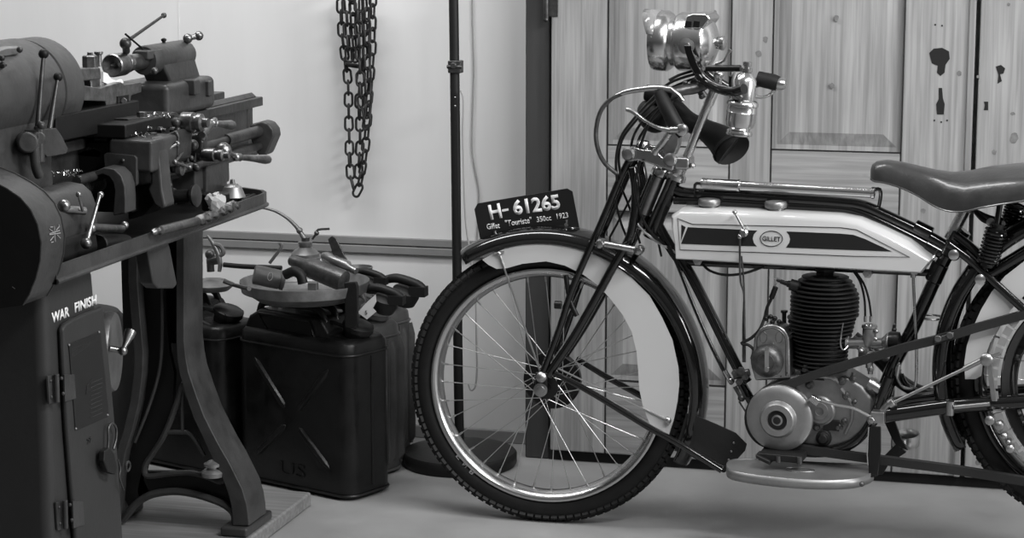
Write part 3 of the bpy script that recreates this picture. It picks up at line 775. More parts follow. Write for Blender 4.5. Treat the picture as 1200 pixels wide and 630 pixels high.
# front 6 corner verts reversed normals are recalculated
tank = obj('fuel_tank', M().rings(rs), 'cream_paint', bike, smooth=50, bevel=.002)
V1 = TV + .0006
def decal(P, name, mt, parent=tank, v=V1): return obj(name, M().prism(Bs(P, v), -nb * .0005), mt, parent)
arcL = [(887.5, 270)] + [(904 - 22 * math.cos(math.radians(a)), 279.5 - 14 * math.sin(math.radians(a))) for a in (35, 20, 0, -20, -30)] + [(887, 288.5)]
decal([(806, 266), (850, 268)] + arcL + [(850, 287.5), (798, 285.5)], 'dark_panel', 'plate_black')
arcR = [(904 + 22 * math.cos(math.radians(a)), 280 - 14 * math.sin(math.radians(a))) for a in (-30, -15, 0, 20, 35)]
decal([(921, 290)] + arcR + [(922, 271), (984, 273.5), (1000, 275), (1014, 280), (1045, 294.5)], 'dark_panel', 'plate_black')
decal([(798.5, 263), (803.5, 266), (798, 282)], 'dark_panel', 'plate_black')
def outline(P, w, name, mt, closed=True, v=V1):
    pts = Bs(P, v); obj(name, M().tube(pts, w, 6, closed=closed), mt, tank)
outline([(794, 255.5), (811.5, 262.5), (900, 264.5), (985, 266.5), (1004, 269), (1066, 301), (1000, 300), (900, 296), (797, 292.5)], .0008, 'pinstripe', 'plate_black')
outline([(904 + 13 * math.cos(a * math.tau / 32), 279.5 + 9 * math.sin(a * math.tau / 32)) for a in range(32)], .0009, 'badge_ring', 'plate_black')
ptext('GILLET', 893.5, 279.2, 914.5, 280.2, 5.6, V1 + .0003, 'plate_black', tank, fn=B, bold=.01)
for x, y in ((831, 240.5), (909, 243.5)):
    c = B(x, y, .02)
    obj('filler_cap', M().rev(c - UP * .012, UP, [(0, .018), (.012, .019), (.013, .0245), (.016, .0255), (.023, .0255), (.027, .023), (.029, .012), (.0295, .002)], 32), 'satin_alloy', tank)
obj('tank_lever', M().cyl(B(861, 248.5, .075), B(872, 269, .078), .0028, n=10).sph(B(861, 248.5, .075), .0055, 12, 8).rev(B(873.5, 271.5, .06), nb, [(0, .008), (.008, .010), (.018, .010), (.022, .006)], 20).sph(B(867, 277, .076), .006, 10, 6), 'nickel', tank)
obj('lever_rod', M().tube(Bs([(867, 278, .076), (867, 300, .074), (868, 330, .06), (872, 345, .05), (871, 380, .04), (871, 424, .04)]), .0026, 8, 4), 'dark_steel', bike)
obj('lever_rod', M().tube(Bs([(869, 300, .066), (872, 340, .05), (873, 424, .04)]), .0022, 8, 3), 'dark_steel', bike)
# strap edge at the tank tail
obj('tank_end_band', M().tube([B(1098, 293, .03), B(1094, 301, .055), B(1080, 318, .06)], .0022, 8, 3), 'nickel', tank)
# ---- tyre pump clipped above the tank
pa = B(821, 215, .02); pb = B(1026, 226, .02); pd = (pb - pa).normalized(); PL = (pb - pa).length
pump = obj('tyre_pump', M().rev(pa, pd, [(0, .006), (.003, .0135), (.006, .0145), (.009, .0135), (.086, .0135), (.088, .0145), (.092, .0145), (.094, .0115), (PL - .010, .0115), (PL - .008, .0135), (PL - .002, .0135), (PL, .006)], 24), 'chrome', bike)
obj('pump_clip', M().tube(Bs([(822, 215, .02), (816, 215, .02), (814, 219, .02), (815, 231, .01)]), .0035, 8, 3), 'gloss_black', pump)
obj('pump_clip', M().tube(Bs([(1024, 222, .02), (1031, 222, .02), (1032, 230, .01), (1030, 242, .0)]), .0045, 8, 3), 'gloss_black', pump)
# ---- saddle
ST = [(1020.5, 197, .004, .012), (1022.5, 192, .018, .024), (1028, 188.5, .028, .032), (1040, 187, .034, .036), (1060, 190, .037, .040), (1080, 195, .038, .046), (1098, 199, .052, .054), (1116, 201.5, .070, .058), (1136, 200, .088, .060), (1160, 195, .106, .058), (1190, 192, .118, .054), (1220, 190, .124, .050), (1250, 189, .122, .046), (1270, 190, .108, .042), (1284, 194, .080, .034), (1292, 200, .04, .02)]
rs = []
for px, py, w, dr in ST:
    c = B(px, py, 0); ring = []
    for k in range(25):
        t = -1 + 2 * k / 24
        a = t * math.pi / 2
        dr2 = dr * 1.32; v = w * math.copysign(abs(math.sin(a)) ** .85, a); z = -dr2 * (1 - max(0, math.cos(a)) ** .75)
        ring.append(c + nb * v + UP * z)
    # under side, slightly inset to make a folded lip
    for k in range(9):
        t = 1 - 2 * (k + .5) / 9; ring.append(c + nb * (w * .93 * t) + UP * (-dr * 1.32 * .96 + .004))
    rs.append(ring)
sad = obj('saddle', M().rings(rs), 'leather', bike, smooth=70)
m = M(); pts = [r[24] for r in rs]; pts2 = [r[0] for r in rs]
m.tube(pts[1:], .0022, 6, 3); m.tube(pts2[1:], .0022, 6, 3)
obj('piping', m, 'leather', sad)
obj('seat_post', M().cyl(B(1131, 246, 0), B(1113, 280, 0), .0135, n=20), 'nickel', bike)
def coil(a, b, R, r, turns, name='saddle_spring', mt='gloss_black', parent=None):
    d = b - a; x, y = perp(d.normalized()); K = int(turns * 18)
    pts = [a + d * (i / K) + (x * math.cos(math.tau * turns * i / K) + y * math.sin(math.tau * turns * i / K)) * R * (.55 + .45 * min(1, min(i, K - i) / 18 * 1.0)) for i in range(K + 1)]
    o = obj(name, M().tube(pts, r, 7), mt, parent or sad)
    return o
coil(B(1169, 265, .07), B(1157, 309, .07), .0225, .0029, 11)
coil(B(1192, 238, -.04), B(1182, 268, -.04), .0225, .0029, 9)
obj('spring_core', M().cyl(B(1170, 262, .07), B(1156, 312, .07), .014, n=14).cyl(B(1190, 240, -.04), B(1182, 268, -.04), .014, n=14), 'engine_black', sad)
obj('saddle_frame', M().tube(Bs([(1142, 246, .03), (1152, 257, .04), (1164, 261, .05), (1176, 262, .07)]), .006, 10, 4).cyl(B(1172, 238, .06), B(1168, 264, .07), .0065, n=12).tube(Bs([(1140, 246, -.03), (1160, 255, -.03), (1190, 262, -.04)]), .006, 10, 4).tube([B(1157, 309, .07), B(1150, 318, .05), B(1150, 326, .05)], .007, 10), 'satin_black', sad)
obj('saddle_bolt', M().rev(B(1161, 260, .052), nb, [(0, .009), (.006, .009), (.008, .004)], 16), 'dull_nickel', sad)

# ---- rear wheel, mudguard, belt rim, brake
rc = B(1298, 446, 0)
rty, rrim, rhub = wheel('rear', rc, ub, nb, 1)
rrim.data.materials[0] = MATS['gloss_black']
m = M()
for sd, w in ((1, .0),):
    prof = [(.046, .216), (.064, .222), (.066, .219), (.056, .203), (.066, .188), (.064, .185), (.046, .190), (.046, .216)]
    m.rings([[wp(i * math.tau / 80, r, v, rc, ub, nb) for v, r in prof[:-1]] for i in range(80)], closed=True)
obj('belt_rim', m, 'gloss_black', bike)
m = M(); K = 60
for i in range(K):
    a = (i + .1) * math.tau / K; b = (i + .85) * math.tau / K
    q = [wp(t, r, .067, rc, ub, nb) for t, r in ((a, .245), (b, .245), (b, .228), (a, .228))]
    m.prism(q, -nb * .003)
obj('rim_segment', m, 'trim_grey', rrim, label='pale notched ring inside the rear rim')
m = M()
for i in range(10):
    a = i * math.tau / 10; m.cyl(wp(a, .03, .04, rc, ub, nb), wp(a + .3, .19, .055, rc, ub, nb), .0025, n=8)
obj('belt_rim_spoke', m, 'satin_black', bike)
fc2 = B(1303, 436, 0)
rg = obj('rear_mudguard', guard(fc2, ub, nb, math.radians(60), math.radians(211), .386), 'gloss_black', bike, solid=.002, smooth=60)
m = M()
for sd in (-1, 1): m.tube([wp(math.radians(60 + 151 * i / 50), .352, .056 * sd, fc2, ub, nb) for i in range(51)], .0022, 6)
obj('rolled_edge', m, 'gloss_black', rg)
ro_ = [(1131, 444), (1130, 425), (1133, 405), (1140, 384), (1150, 362), (1162, 342), (1178, 323), (1200, 306), (1230, 292)]
ri_ = [(1143, 444), (1150, 440), (1152, 425), (1160, 402), (1170, 384), (1182, 366), (1196, 350), (1215, 334), (1240, 322)]
obj('valance', M().strip(Bs(ro_, .0545), Bs(ri_, .0545), -nb * .0015), 'cream_paint', rg, smooth=20, label='pale side valance of the rear mudguard')
obj('valance', M().strip([p - nb * .109 for p in Bs(ro_, .0545)], [p - nb * .109 for p in Bs(ri_, .0545)], nb * .0015), 'cream_paint', rg, smooth=20)
# belts
def vbelt(P, v, w=.017, t=.010, name='drive_belt'):
    pts = Bs(P, v); return obj(name, M().band(cat(pts, 5), nb, w, t * 1.9), 'belt', bike)
vbelt([(911 - 33 * math.sin(math.radians(a)), 489 - 33 * math.cos(math.radians(a))) for a in (170, 140, 110, 80, 50, 25, 5)] + [(925, 450), (960, 437), (1010, 422), (1060, 407), (1100, 397), (1150, 382), (1194, 370), (1240, 357)], .062)
vbelt([(911, 523), (920, 524), (935, 525), (950, 527), (1000, 534), (1060, 542), (1120, 550), (1200, 563), (1270, 574)], .062)
obj('belt_fastener', M().box(B(1107, 395, .068), (B(1120, 391, .068) - B(1100, 397, .068)).normalized(), UP, nb, .022, .006, .008).cyl(B(1099, 397, .068), B(1099, 397, .084), .008, n=12).cyl(B(1113, 393, .068), B(1113, 393, .084), .008, n=12), 'dark_steel', bike, bevel=.002)
# brake rod and cam lever
obj('brake_rod', M().cyl(B(1048, 471, .085), B(1132, 431, .085), .004, n=10).cyl(B(1130, 432, .085), B(1154, 420, .085), .006, n=12).cyl(B(1154, 420, .085), B(1172, 414, .085), .0035, n=8), 'dull_nickel', bike)
obj('brake_cam', M().rev(B(1157, 420, .075), nb, [(0, .012), (.006, .014), (.016, .014), (.020, .010), (.021, .004)], 22), 'dull_nickel', bike)
obj('brake_lever_arm', M().strip([B(1156, 424, .075), B(1162, 470, .075)], [B(1162, 423, .075), B(1168, 470, .075)], -nb * .005), 'dull_nickel', bike, bevel=.001)
m = M()
for (x, y, r) in ((1160, 492, .0105), (1171, 498, .010), (1177, 510, .007), (1182, 517, .006), (1184, 525, .009)):
    m.rev(B(x, y, .085), nb, [(-.02, r * .9), (.0, r), (.006, r), (.009, r * .6), (.010, .002)], 14)
m.tube(Bs([(1184, 518), (1192, 530), (1205, 545)], .085), .0025, 8, 3)
m.cyl(B(1118, 477, .085), B(1160, 473, .085), .005, n=10); m.cyl(B(1114, 470, .08), B(1113, 486, .08), .009, n=12)
obj('stay_bolt', m, 'dull_nickel', bike)
# rear stand that lifts the wheel
zb = 0
for v in (.085, -.085):
    a = rc + nb * v + UP * -.02; b = V(a) + ub * .10; b.z = .009
    obj('rear_stand', M().tube([rc + nb * v, a + ub * .02, b], .008, 10), 'gloss_black', bike)
a = rc + nb * .085 + ub * .10; a.z = .009; obj('rear_stand_foot', M().cyl(a, a - nb * .17, .009, n=10), 'gloss_black', bike)

# ---- engine
cyl_c = B(966, 372, 0)
def ez(y): return B(966, y, 0).z
crank = B(962, 478, 0)
P = [(896, 452), (920, 442), (955, 436), (990, 440), (1010, 452), (1022, 466), (1024, 484), (1016, 502), (998, 518), (972, 526), (940, 522), (915, 508), (897, 480)]
cc_ = obj('crankcase', M().prism(Bs(P, .05), -nb * .10), 'alloy', bike, bevel=.010, seg=3)
m = M()
zt, zb_ = ez(324), ez(430)
for i in range(23):
    t = i / 22; z = zt + (zb_ - zt) * t; y = 324 + 106 * t
    if y < 345: r = .046 + (.078 - .046) * ((y - 322) / 23) ** .6
    elif y < 372: r = .078
    elif y < 400: r = .078 - .012 * (y - 372) / 28
    else: r = .062
    c = V((cyl_c.x, cyl_c.y, z))
    if y < 372: c = c
    else: c = c - ub * .006
    m.rev(c, UP, [(-.0018, r * .98), (-.0012, r), (.0012, r), (.0018, r * .98)], 40)
m.rev(V((cyl_c.x, cyl_c.y, zb_ - .02)), UP, [(0, .052), (.02, .05), (zt - zb_ + .015, .044), (zt - zb_ + .024, .03), (zt - zb_ + .026, .004)], 32)
obj('cylinder', m, 'engine_black', bike, smooth=30)
c = V((cyl_c.x, cyl_c.y, zt))
m = M().rev(c, UP, [(0, .022), (.012, .022), (.014, .026), (.020, .026), (.021, .004)], 6)
obj('cylinder_cap', m, 'engine_black', bike)
# base flange studs
m = M()
for x, y in ((944, 431), (958, 433), (1000, 440)): m.rev(B(x, y, .05), UP, [(-.008, .008), (0, .008), (.001, .005), (.008, .005)], 6)
obj('base_nut', m, 'dark_steel', bike)
# spark plug and lead
sa = B(942, 338, .03); sb = B(910, 328, .035); sd_ = (sb - sa).normalized()
SL = (sb - sa).length
obj('spark_plug', M().rev(sa, sd_, [(0, .010), (SL * .15, .011), (SL * .2, .014), (SL * .5, .013), (SL * .52, .008), (SL * .6, .0075), (SL * .61, .006), (SL * .85, .005), (SL * .86, .003), (SL, .003)], 18), 'engine_black', bike)
obj('plug_terminal', M().tube(Bs([(907, 326, .035), (912, 326, .035), (922, 329, .035), (922, 332, .035), (911, 331, .035), (908, 334, .035)]), .0014, 6), 'nickel', bike)
obj('plug_lead', M().tube(Bs([(908, 336, .035), (905, 347, .035), (899, 360, .04), (896, 372, .04), (890, 386, .05), (880, 396, .05), (869, 402, .05), (877, 404, .05), (883, 410, .05), (881, 420, .04)]), .0036, 8, 5).cyl(B(909, 336, .035), B(904, 349, .035), .0062, n=12), 'rubber', bike)
# magneto / timing case
mp_ = []
for a in range(0, 181, 15):
    mp_.append((904 + 21 * math.cos(math.radians(a)), 400 - 20 * math.sin(math.radians(a))))
mp_ = [(926, 444)] + mp_ + [(880, 430), (885, 446)]
mgo = obj('magneto', M().prism(Bs(mp_, .055), -nb * .06), 'dull_nickel', bike, bevel=.005, seg=3, label='grey magneto case with rounded top')
outl = Bs([(921, 440)] + [(904 + 17 * math.cos(math.radians(a)), 400 - 16 * math.sin(math.radians(a))) for a in range(0, 181, 15)] + [(887, 425)], .0555)
obj('case_rib', M().tube(outl, .0018, 6), 'dark_steel', mgo)
for x in (894.5, 913):
    pts = [B(x + 4.2 * math.cos(a * math.tau / 14), 395 + 6.5 * math.sin(a * math.tau / 14) ** 1, .0555) for a in range(14)]
    obj('oval_recess', M().tube(pts, .0009, 6, closed=True), 'dark_steel', mgo)
obj('magneto_cap', M().rev(B(900, 422, .05), nb, [(0, .036), (.006, .038), (.014, .037), (.016, .031), (.019, .029), (.022, .020), (.026, .019), (.027, .004)], 32), 'dark_steel', mgo)
obj('cap_clip', M().strip([B(896, 407, .079), B(896, 434, .079)], [B(901, 407, .079), B(901, 434, .079)], -nb * .002).cyl(B(898.5, 408, .079), B(898.5, 408, .082), .0055, n=12).cyl(B(898.5, 433, .079), B(898.5, 433, .082), .0055, n=12), 'nickel', mgo)
m = M()
for k, (x, y) in enumerate(((898, 373), (903, 371), (908, 373), (913, 377), (905, 377))): m.sph(B(x, y, .04), .006, 10, 6)
m.cyl(B(919, 378, .0), B(919, 364, .0), .005, n=10).cyl(B(919, 366, 0), B(919, 363.5, 0), .008, n=12)
obj('magneto_fitting', m, 'satin_black', mgo)
obj('magneto_body', M().cyl(B(918, 402, .0), B(918, 402, -.06), .045, n=28), 'satin_black', mgo)
m = M()
for x, y, r in ((924, 435, .005), (917, 439, .0045), (869, 434, .012), (862, 436, .010), (867, 446, .010), (874, 440, .011), (858, 448, .005)): m.rev(B(x, y, .04), nb, [(0, r * .8), (.01, r * .8), (.011, r * .4), (.018, r * .4)], 6)
m.cyl(B(860, 440, .04), B(878, 436, .04), .009, n=12).cyl(B(862, 452, .03), B(870, 466, .03), .007, n=10)
m.sph(B(869, 466, .03), .009, 10, 6).cyl(B(866, 470, .03), B(884, 498, .03), .0022, n=8)
obj('engine_mount', m, 'dark_steel', bike)
obj('frame_tube', M().cyl(B(866, 444, .0), B(884, 476, .0), .011, n=14), 'gloss_black', bike)
# belt pulley
pc = B(913, 490, .085)
obj('belt_pulley', M().rev(pc - nb * .05, nb, [(0, .02), (0, .072), (.006, .077), (.010, .076), (.024, .062), (.038, .074), (.042, .0765), (.050, .0755), (.055, .070), (.058, .060), (.060, .043), (.0605, .0425), (.070, .040), (.074, .036), (.075, .0235), (.068, .0225), (.066, .018), (.072, .010), (.073, .003)], 56), 'satin_alloy', bike, smooth=35)
obj('pulley_hub', M().rev(pc + nb * .017, nb, [(0, .021), (.002, .0215), (.003, .016), (.003, .009), (.007, .0085), (.008, .003)], 28), 'engine_black', bike)
# crankcase details
c1 = B(962, 480, .05)
obj('timing_cover', M().rev(c1, nb, [(-.01, .034), (.008, .034), (.010, .030), (.012, .029), (.013, .02), (.016, .019), (.017, .010), (.014, .009), (.013, .004)], 36), 'alloy', cc_)
obj('case_ring', M().torus(B(980, 482, .035), nb, .082, .0055, 56, 8), 'alloy', cc_)
obj('flywheel_bulge', M().rev(B(982, 482, 0), nb, [(-.04, .07), (-.03, .084), (.03, .084), (.042, .078), (.047, .05), (.048, .02)], 48), 'alloy', cc_)
m = M()
for x, y, r in ((987, 446, .0095), (992, 463, .0095), (990, 493, .008), (949, 450, .010), (966, 508, .013), (983, 500, .009), (957, 500, .008), (944, 508, .006), (1002, 470, .005)):
    m.rev(B(x, y, .048), nb, [(-.02, r), (.006, r), (.008, r * .55), (.014, r * .5), (.015, .002)], 14)
obj('case_nut', m, 'dark_steel', cc_)
obj('oil_pump', M().rev(B(966, 512, .045), nb, [(0, .018), (.012, .018), (.014, .012), (.022, .010), (.023, .002)], 20).box(B(975, 497, .045), nb, ub, UP, .012, .018, .012), 'engine_black', cc_, bevel=.002)
obj('side_rib', M().tube(Bs([(937, 446), (955, 441), (975, 442), (984, 450)], .052), .005, 8, 4).tube(Bs([(985, 455), (996, 470), (998, 490), (990, 508)], .052), .004, 8, 4), 'alloy', cc_)
# shifting pedal and its rod
q = [B(946, 468, .1), B(951, 463, .1), B(962, 469, .1), B(956, 476, .1)]
obj('foot_pedal', M().prism(q, -nb * .02), 'nickel', bike, bevel=.002)
obj('pedal_rod', M().tube(Bs([(963, 469), (980, 474), (1000, 478), (1018, 487)], .09), .0035, 8, 4), 'spoke_steel', bike)
m = M().rev(B(1022, 491, .08), nb, [(-.05, .012), (0, .013), (.006, .013), (.008, .009), (.014, .008), (.015, .002)], 6).box(B(1030, 487, .07), nb, ub, UP, .02, .015, .013).cyl(B(1026, 490, .06), B(1044, 470, .06), .008, n=12).cyl(B(1042, 474, .06), B(1048, 470, .06), .012, n=12)
obj('pedal_pivot', m, 'dull_nickel', bike, bevel=.002)
m = M().cyl(B(1018, 448, .04), B(1038, 460, .04), .013, n=18).cyl(B(1020, 449.5, .04), B(1024, 452, .04), .0155, n=18).cyl(B(1031, 456, .04), B(1035, 458, .04), .0155, n=18)
m.cyl(B(1036, 462, .04), B(1034, 470, .04), .005, n=10)
obj('kick_shaft', m, 'dull_nickel', bike)
# ---- carburettor
cb = M()
cb.rev(B(1018.5, 400, .02), UP, [(-.01, .014), (0, .0155), (.030, .0155), (.032, .0175), (.037, .0175), (.039, .013), (.042, .004)], 24)
cb.cyl(B(994, 402, .02), B(1040, 402, .02), .0125, n=20)
cb.rev(B(994, 402, .02), ub, [(-.006, .010), (-.004, .017), (0, .017), (.002, .012)], 20)
cb.rev(B(1034, 401, .02), ub, [(0, .012), (.008, .020), (.012, .024), (.015, .024), (.016, .018)], 28)
cb.rev(B(1019, 412, .02), -UP, [(0, .010), (.008, .017), (.018, .017), (.022, .010), (.030, .008), (.036, .008), (.038, .004)], 20)
cb.box(B(1012, 412, .03), nb, ub, UP, .012, .010, .012).sph(B(1009, 411, .045), .007, 10, 6).sph(B(1026, 397, .045), .005).sph(B(1027, 388, .03), .005)
crb = obj('carburettor', cb, 'dull_nickel', bike)
obj('intake_trumpet', M().rev(B(1038, 399, .02), ub, [(0, .016), (.01, .022), (.03, .022), (.034, .012)], 22), 'satin_black', crb)
obj('float_drain', M().cyl(B(1020, 424, .02), B(1020, 438, .02), .006, n=10).cyl(B(1020, 430, .02), B(1020, 434, .02), .009, n=6), 'nickel', crb)
for P in ([(999, 316), (1008, 330), (1013, 350), (1014, 371)], [(1001, 316), (1012, 332), (1018, 350), (1021, 371)]):
    obj('control_cable', M().tube(Bs(P, .02), .0026, 8, 5), 'satin_black', bike)
m = M()
for x in (1014, 1020.5): m.cyl(B(x, 370, .02), B(x, 377, .02), .0035, n=8)
obj('cable_nipple', m, 'nickel', crb)
obj('inlet_pipe', M().tube(Bs([(994, 402), (984, 398), (970, 392)], .015), .014, 14, 4), 'engine_black', bike)
# wire along the cylinder
obj('oil_pipe', M().tube(Bs([(988, 378, .05), (986, 390, .055), (985, 402, .055), (988, 410, .05), (994, 405, .04)]), .0018, 8, 5), 'nickel', bike)
obj('fuel_line', M().tube(Bs([(1070, 322, .03), (1071, 345, .03), (1073, 385, .03), (1074, 420, .03), (1073, 448, .03), (1068, 455, .03), (1058, 453, .03), (1052, 444, .03), (1051, 432, .03), (1054, 424, .03)]), .0034, 8, 6).cyl(B(1070, 318, .03), B(1070, 325, .03), .006, n=10).cyl(B(1054, 426, .03), B(1051, 440, .03), .005, n=10), 'nickel', bike)
obj('tap_rod', M().cyl(B(1052, 318, -.03), B(1049, 378, -.03), .0014, n=6).sph(B(1048, 386, -.03), .006, 12, 8).cyl(B(1048, 380, -.03), B(1048, 388, -.03), .004), 'dark_steel', bike)
cr = B(1092, 371.5, -.02)
obj('toe_ring', M().tube([cr + ub * (.0275 * math.cos(a * math.tau / 24)) + nb * (.0275 * math.sin(a * math.tau / 24)) for a in range(24)], .0028, 8, closed=True), 'nickel', bike)
# exhaust along the far side
obj('exhaust_pipe', M().tube(Bs([(1000, 395), (1030, 420), (1060, 450), (1100, 464), (1160, 462), (1230, 466)], -.06), .016, 14, 5), 'satin_black', bike)
# ---- footboard
FZ = .208
fp = [(852, 546), (854, 541), (862, 538.5), (880, 538), (920, 540), (960, 542), (1000, 543.5), (1016, 544.5), (1022.5, 547.5), (1023, 552), (1016, 557), (1000, 561.5), (970, 563), (930, 561.5), (890, 557.5), (866, 553.5), (856, 550.5)]
ft = LZs(fp, FZ)
fbd = obj('footboard', M().prism(ft, -UP * .004), 'satin_alloy', bike, label='polished oval footboard with turned-down rim')
m = M(); n = len(ft)
fb2 = [p for p in cat(ft, 4, True)]
vs = [p + UP * .002 for p in fb2] + [p - UP * .020 for p in fb2]; q = len(fb2)
m.add(vs, [(i, (i + 1) % q, (i + 1) % q + q, i + q) for i in range(q)])
obj('footboard_rim', m, 'satin_alloy', fbd, solid=.003)
c = LZ(938, 550, FZ + .001)
m = M(); 
for R_, r_ in ((.034, .0012), (.028, .001)):
    m.tube([c + ub * (R_ * math.cos(a * math.tau / 28)) + nb * (R_ * .55 * math.sin(a * math.tau / 28)) for a in range(28)], r_, 6, closed=True)
m.box(c, ub, nb, UP, .018, .004, .0012)
obj('embossed_badge', m, 'satin_alloy', fbd)
m = M()
for x, y in ((866, 558), (872, 561), (1010, 567)): m.sph(B(x, y, .17), .006, 10, 6)
obj('footboard_bolt', m, 'dark_steel', fbd)
# bracket under pulley
obj('footboard_bracket', M().box(B(917, 533, .10), ub, nb, UP, .05, .03, .008).box(B(896, 536, .12), (ub - UP * .4).normalized(), nb, UP, .018, .02, .005), 'engine_black', bike, bevel=.003)
obj('bracket_bolt', M().cyl(B(912, 534, .13), B(912, 541, .13), .006).cyl(B(937, 535, .13), B(937, 543, .13), .006), 'dark_steel', bike)
# legs carrying the boards
obj('footboard_hanger', M().strip([B(1018, 500, .09), B(1017, 530, .09), B(1018, 560, .09)], [B(1032, 500, .09), B(1032, 530, .09), B(1028, 558, .09)], -nb * .008), 'satin_black', bike, bevel=.002)
obj('footboard_hanger', M().strip([B(1036, 494, -.05), B(1045, 514, -.05), B(1050, 522, -.05)], [B(1048, 492, -.05), B(1056, 514, -.05), B(1064, 528, -.05)], -nb * .01).strip([B(1050, 520, -.05), B(1030, 540, -.05), B(1022, 556, -.05)], [B(1062, 530, -.05), B(1042, 543, -.05), B(1034, 556, -.05)], -nb * .01), 'satin_black', bike, bevel=.002)
obj('hanger_edge', M().tube([B(1018, 500, .092), B(1016, 530, .092), B(1017, 545, .092)], .0014, 6), 'nickel', bike)
# far footboard seen through the frame
c = B(1062, 508, -.14)
P = [c + ub * (.030 * math.cos(a * math.tau / 20) if True else 0) + nb * (.05 * math.sin(a * math.tau / 20)) for a in range(20)]
m = M(); vs = [p for p in P] + [p - UP * .026 for p in P]; m.add(vs, [(i, (i + 1) % 20, (i + 1) % 20 + 20, i + 20) for i in range(20)] + [tuple(range(20, 40))])
obj('far_footrest', m, 'dull_nickel', bike, solid=.002)
# ================================================================== THE LATHE
lathe = thing('lathe', V((-1.95, 4.0, 0)), 'dark painted metalworking lathe standing end-on to the wall with chip tray and cabinet', 'lathe')
SX, SZ = -1.95, 1.113
def S(Y, dxx=0, dz=0): return V((SX + dxx, Y, SZ + dz))
# headstock housing
m = M().rev(S(3.40), EY, [(0, .10), (.325, .10), (.332, .097)], 64)
hs = obj('headstock', m, 'lathe_paint', lathe, smooth=50)
obj('headstock_casting', M().aabb((-2.06, 3.40, .85), (-1.862, 3.70, 1.12)), 'lathe_paint', hs, bevel=.02, seg=4)
obj('headstock_ring', M().rev(S(3.735), EY, [(0, .092), (.004, .098), (.078, .098), (.086, .092), (.087, .03)], 64), 'lathe_paint', hs, smooth=50)
obj('ring_gap', M().rev(S(3.728), EY, [(0, .09), (.01, .09)], 48), 'lathe_dark', hs)
obj('spindle_nose', M().rev(S(3.82), EY, [(0, .05), (.03, .05), (.034, .035), (.06, .035)], 32), 'lathe_dark', hs)
c = LY(25, 46, 3.62); obj('oil_cup', M().rev(V((SX, 3.62, SZ + .098)), UP, [(0, .006), (.006, .006), (.007, .009), (.013, .009), (.016, .004)], 14), 'lathe_dark', hs)
m = M().prism(LXs([(-20, 62), (0, 60), (8, 57), (25, 56), (24, 63), (3, 66), (-20, 70)], -1.885), V((-.01, 0, .004)))
obj('nameplate', m, 'zinc', hs, bevel=.001)
m = M()
for x, y in ((2, 68), (3, 76), (23, 58)): m.sph(LX(x, y, -1.87), .006, 10, 6)
m.aabb(LX(-4, 78, -1.875), LX(8, 75, -1.86)); obj('cover_latch', m, 'lathe_iron', hs)
# two long levers with ball ends
for (bx, by, r), (ex, ey) in (((51, 63, .0095), (44, 152)), ((68, 90, .0088), (58, 152))):
    a = LX(bx, by, -1.845); b = LX(ex, ey, -1.84)
    lv = obj('lever', M().cyl(a, b, .0035, .0055, n=12), 'lathe_iron', lathe)
    obj('ball_knob', M().sph(a, r, 18, 12), 'lathe_dark', lv)
m = M().cyl(LX(27, 166, -1.87), LX(33, 167, -1.83), .019, n=28, ch=.003).cyl(LX(36, 160, -1.86), LX(46, 162, -1.825), .013, n=20, ch=.002).prism(LXs([(46, 152), (66, 150), (72, 158), (80, 174), (78, 180), (56, 184), (44, 172)], -1.825), V((-.03, 0, 0)))
m.cyl(LX(46, 148, -1.83), LX(46, 190, -1.83), .010, n=14).sph(LX(48, 147, -1.825), .008)
m.tube(LXs([(40, 172), (42, 195), (46, 206)], -1.83), .009, 12, 3)
obj('lever_bracket', m, 'lathe_paint', lathe, bevel=.003)
# bed: two shears with webs
BZ = 1.008
m = M()
m.aabb((-1.935, 3.6, BZ - .022), (-1.895, 4.865, BZ)); m.aabb((-2.06, 3.6, BZ - .022), (-2.02, 4.93, BZ + .004))
m.prism([V((-1.93, 3.6, BZ)), V((-1.918, 3.6, BZ + .012)), V((-1.905, 3.6, BZ))], V((0, 1.25, 0)))
m.aabb((-1.93, 3.6, .89), (-1.912, 4.84, BZ - .02)); m.aabb((-2.05, 3.6, .89), (-2.03, 4.80, BZ - .02))
m.aabb((-1.945, 3.6, .87), (-1.90, 4.84, .90)); m.aabb((-2.06, 3.6, .87), (-2.02, 4.80, .90))
m.aabb((-2.05, 4.80, .89), (-1.91, 4.835, BZ - .02))
obj('bed', m, 'lathe_iron', lathe, bevel=.003)
# raised foot under the bed end
obj('bed_foot', M().prism(LYs([(203, 150), (243, 150), (243, 246), (200, 252)], 4.40), V((0, .12, 0))).aabb((-2.08, 4.36, .84), (-1.86, 4.56, .90)), 'lathe_paint', lathe, bevel=.006)
obj('headstock_foot', M().aabb((-2.1, 3.2, .83), (-1.86, 3.75, .9)), 'lathe_dark', lathe, bevel=.006)
# lead screw, feed rod and end bracket
RXL = -1.845
r1a, r1b = LX(262, 165, RXL), LX(309, 152, RXL); r2b = LX(304, 171, RXL)
z1 = r1b.z; z2 = r2b.z
obj('lead_screw', M().cyl(V((RXL, 3.75, z1)), V((RXL, r1b.y, z1)), .0095, n=18).cyl(V((RXL, 4.50, z1)), V((RXL, r1b.y, z1)), .0135, n=20), 'lathe_iron', lathe)
m = M()
for k in range(46):
    m.torus(V((RXL + .0, 3.62 + k * .006, z2 - .03)), EY, .0125, .0022, 16, 6)
m.cyl(V((RXL, 3.6, z2 - .03)), V((RXL, 4.0, z2 - .03)), .0125, n=16)
obj('feed_rod', M().cyl(V((RXL, 3.9, z2)), V((RXL, r2b.y, z2)), .0105, n=18), 'lathe_iron', lathe)
YB = 4.70
bp_ = [(292, 146), (306, 142), (314, 144), (320, 152), (321, 160), (316, 172), (312, 181), (304, 184), (298, 176), (292, 160)]
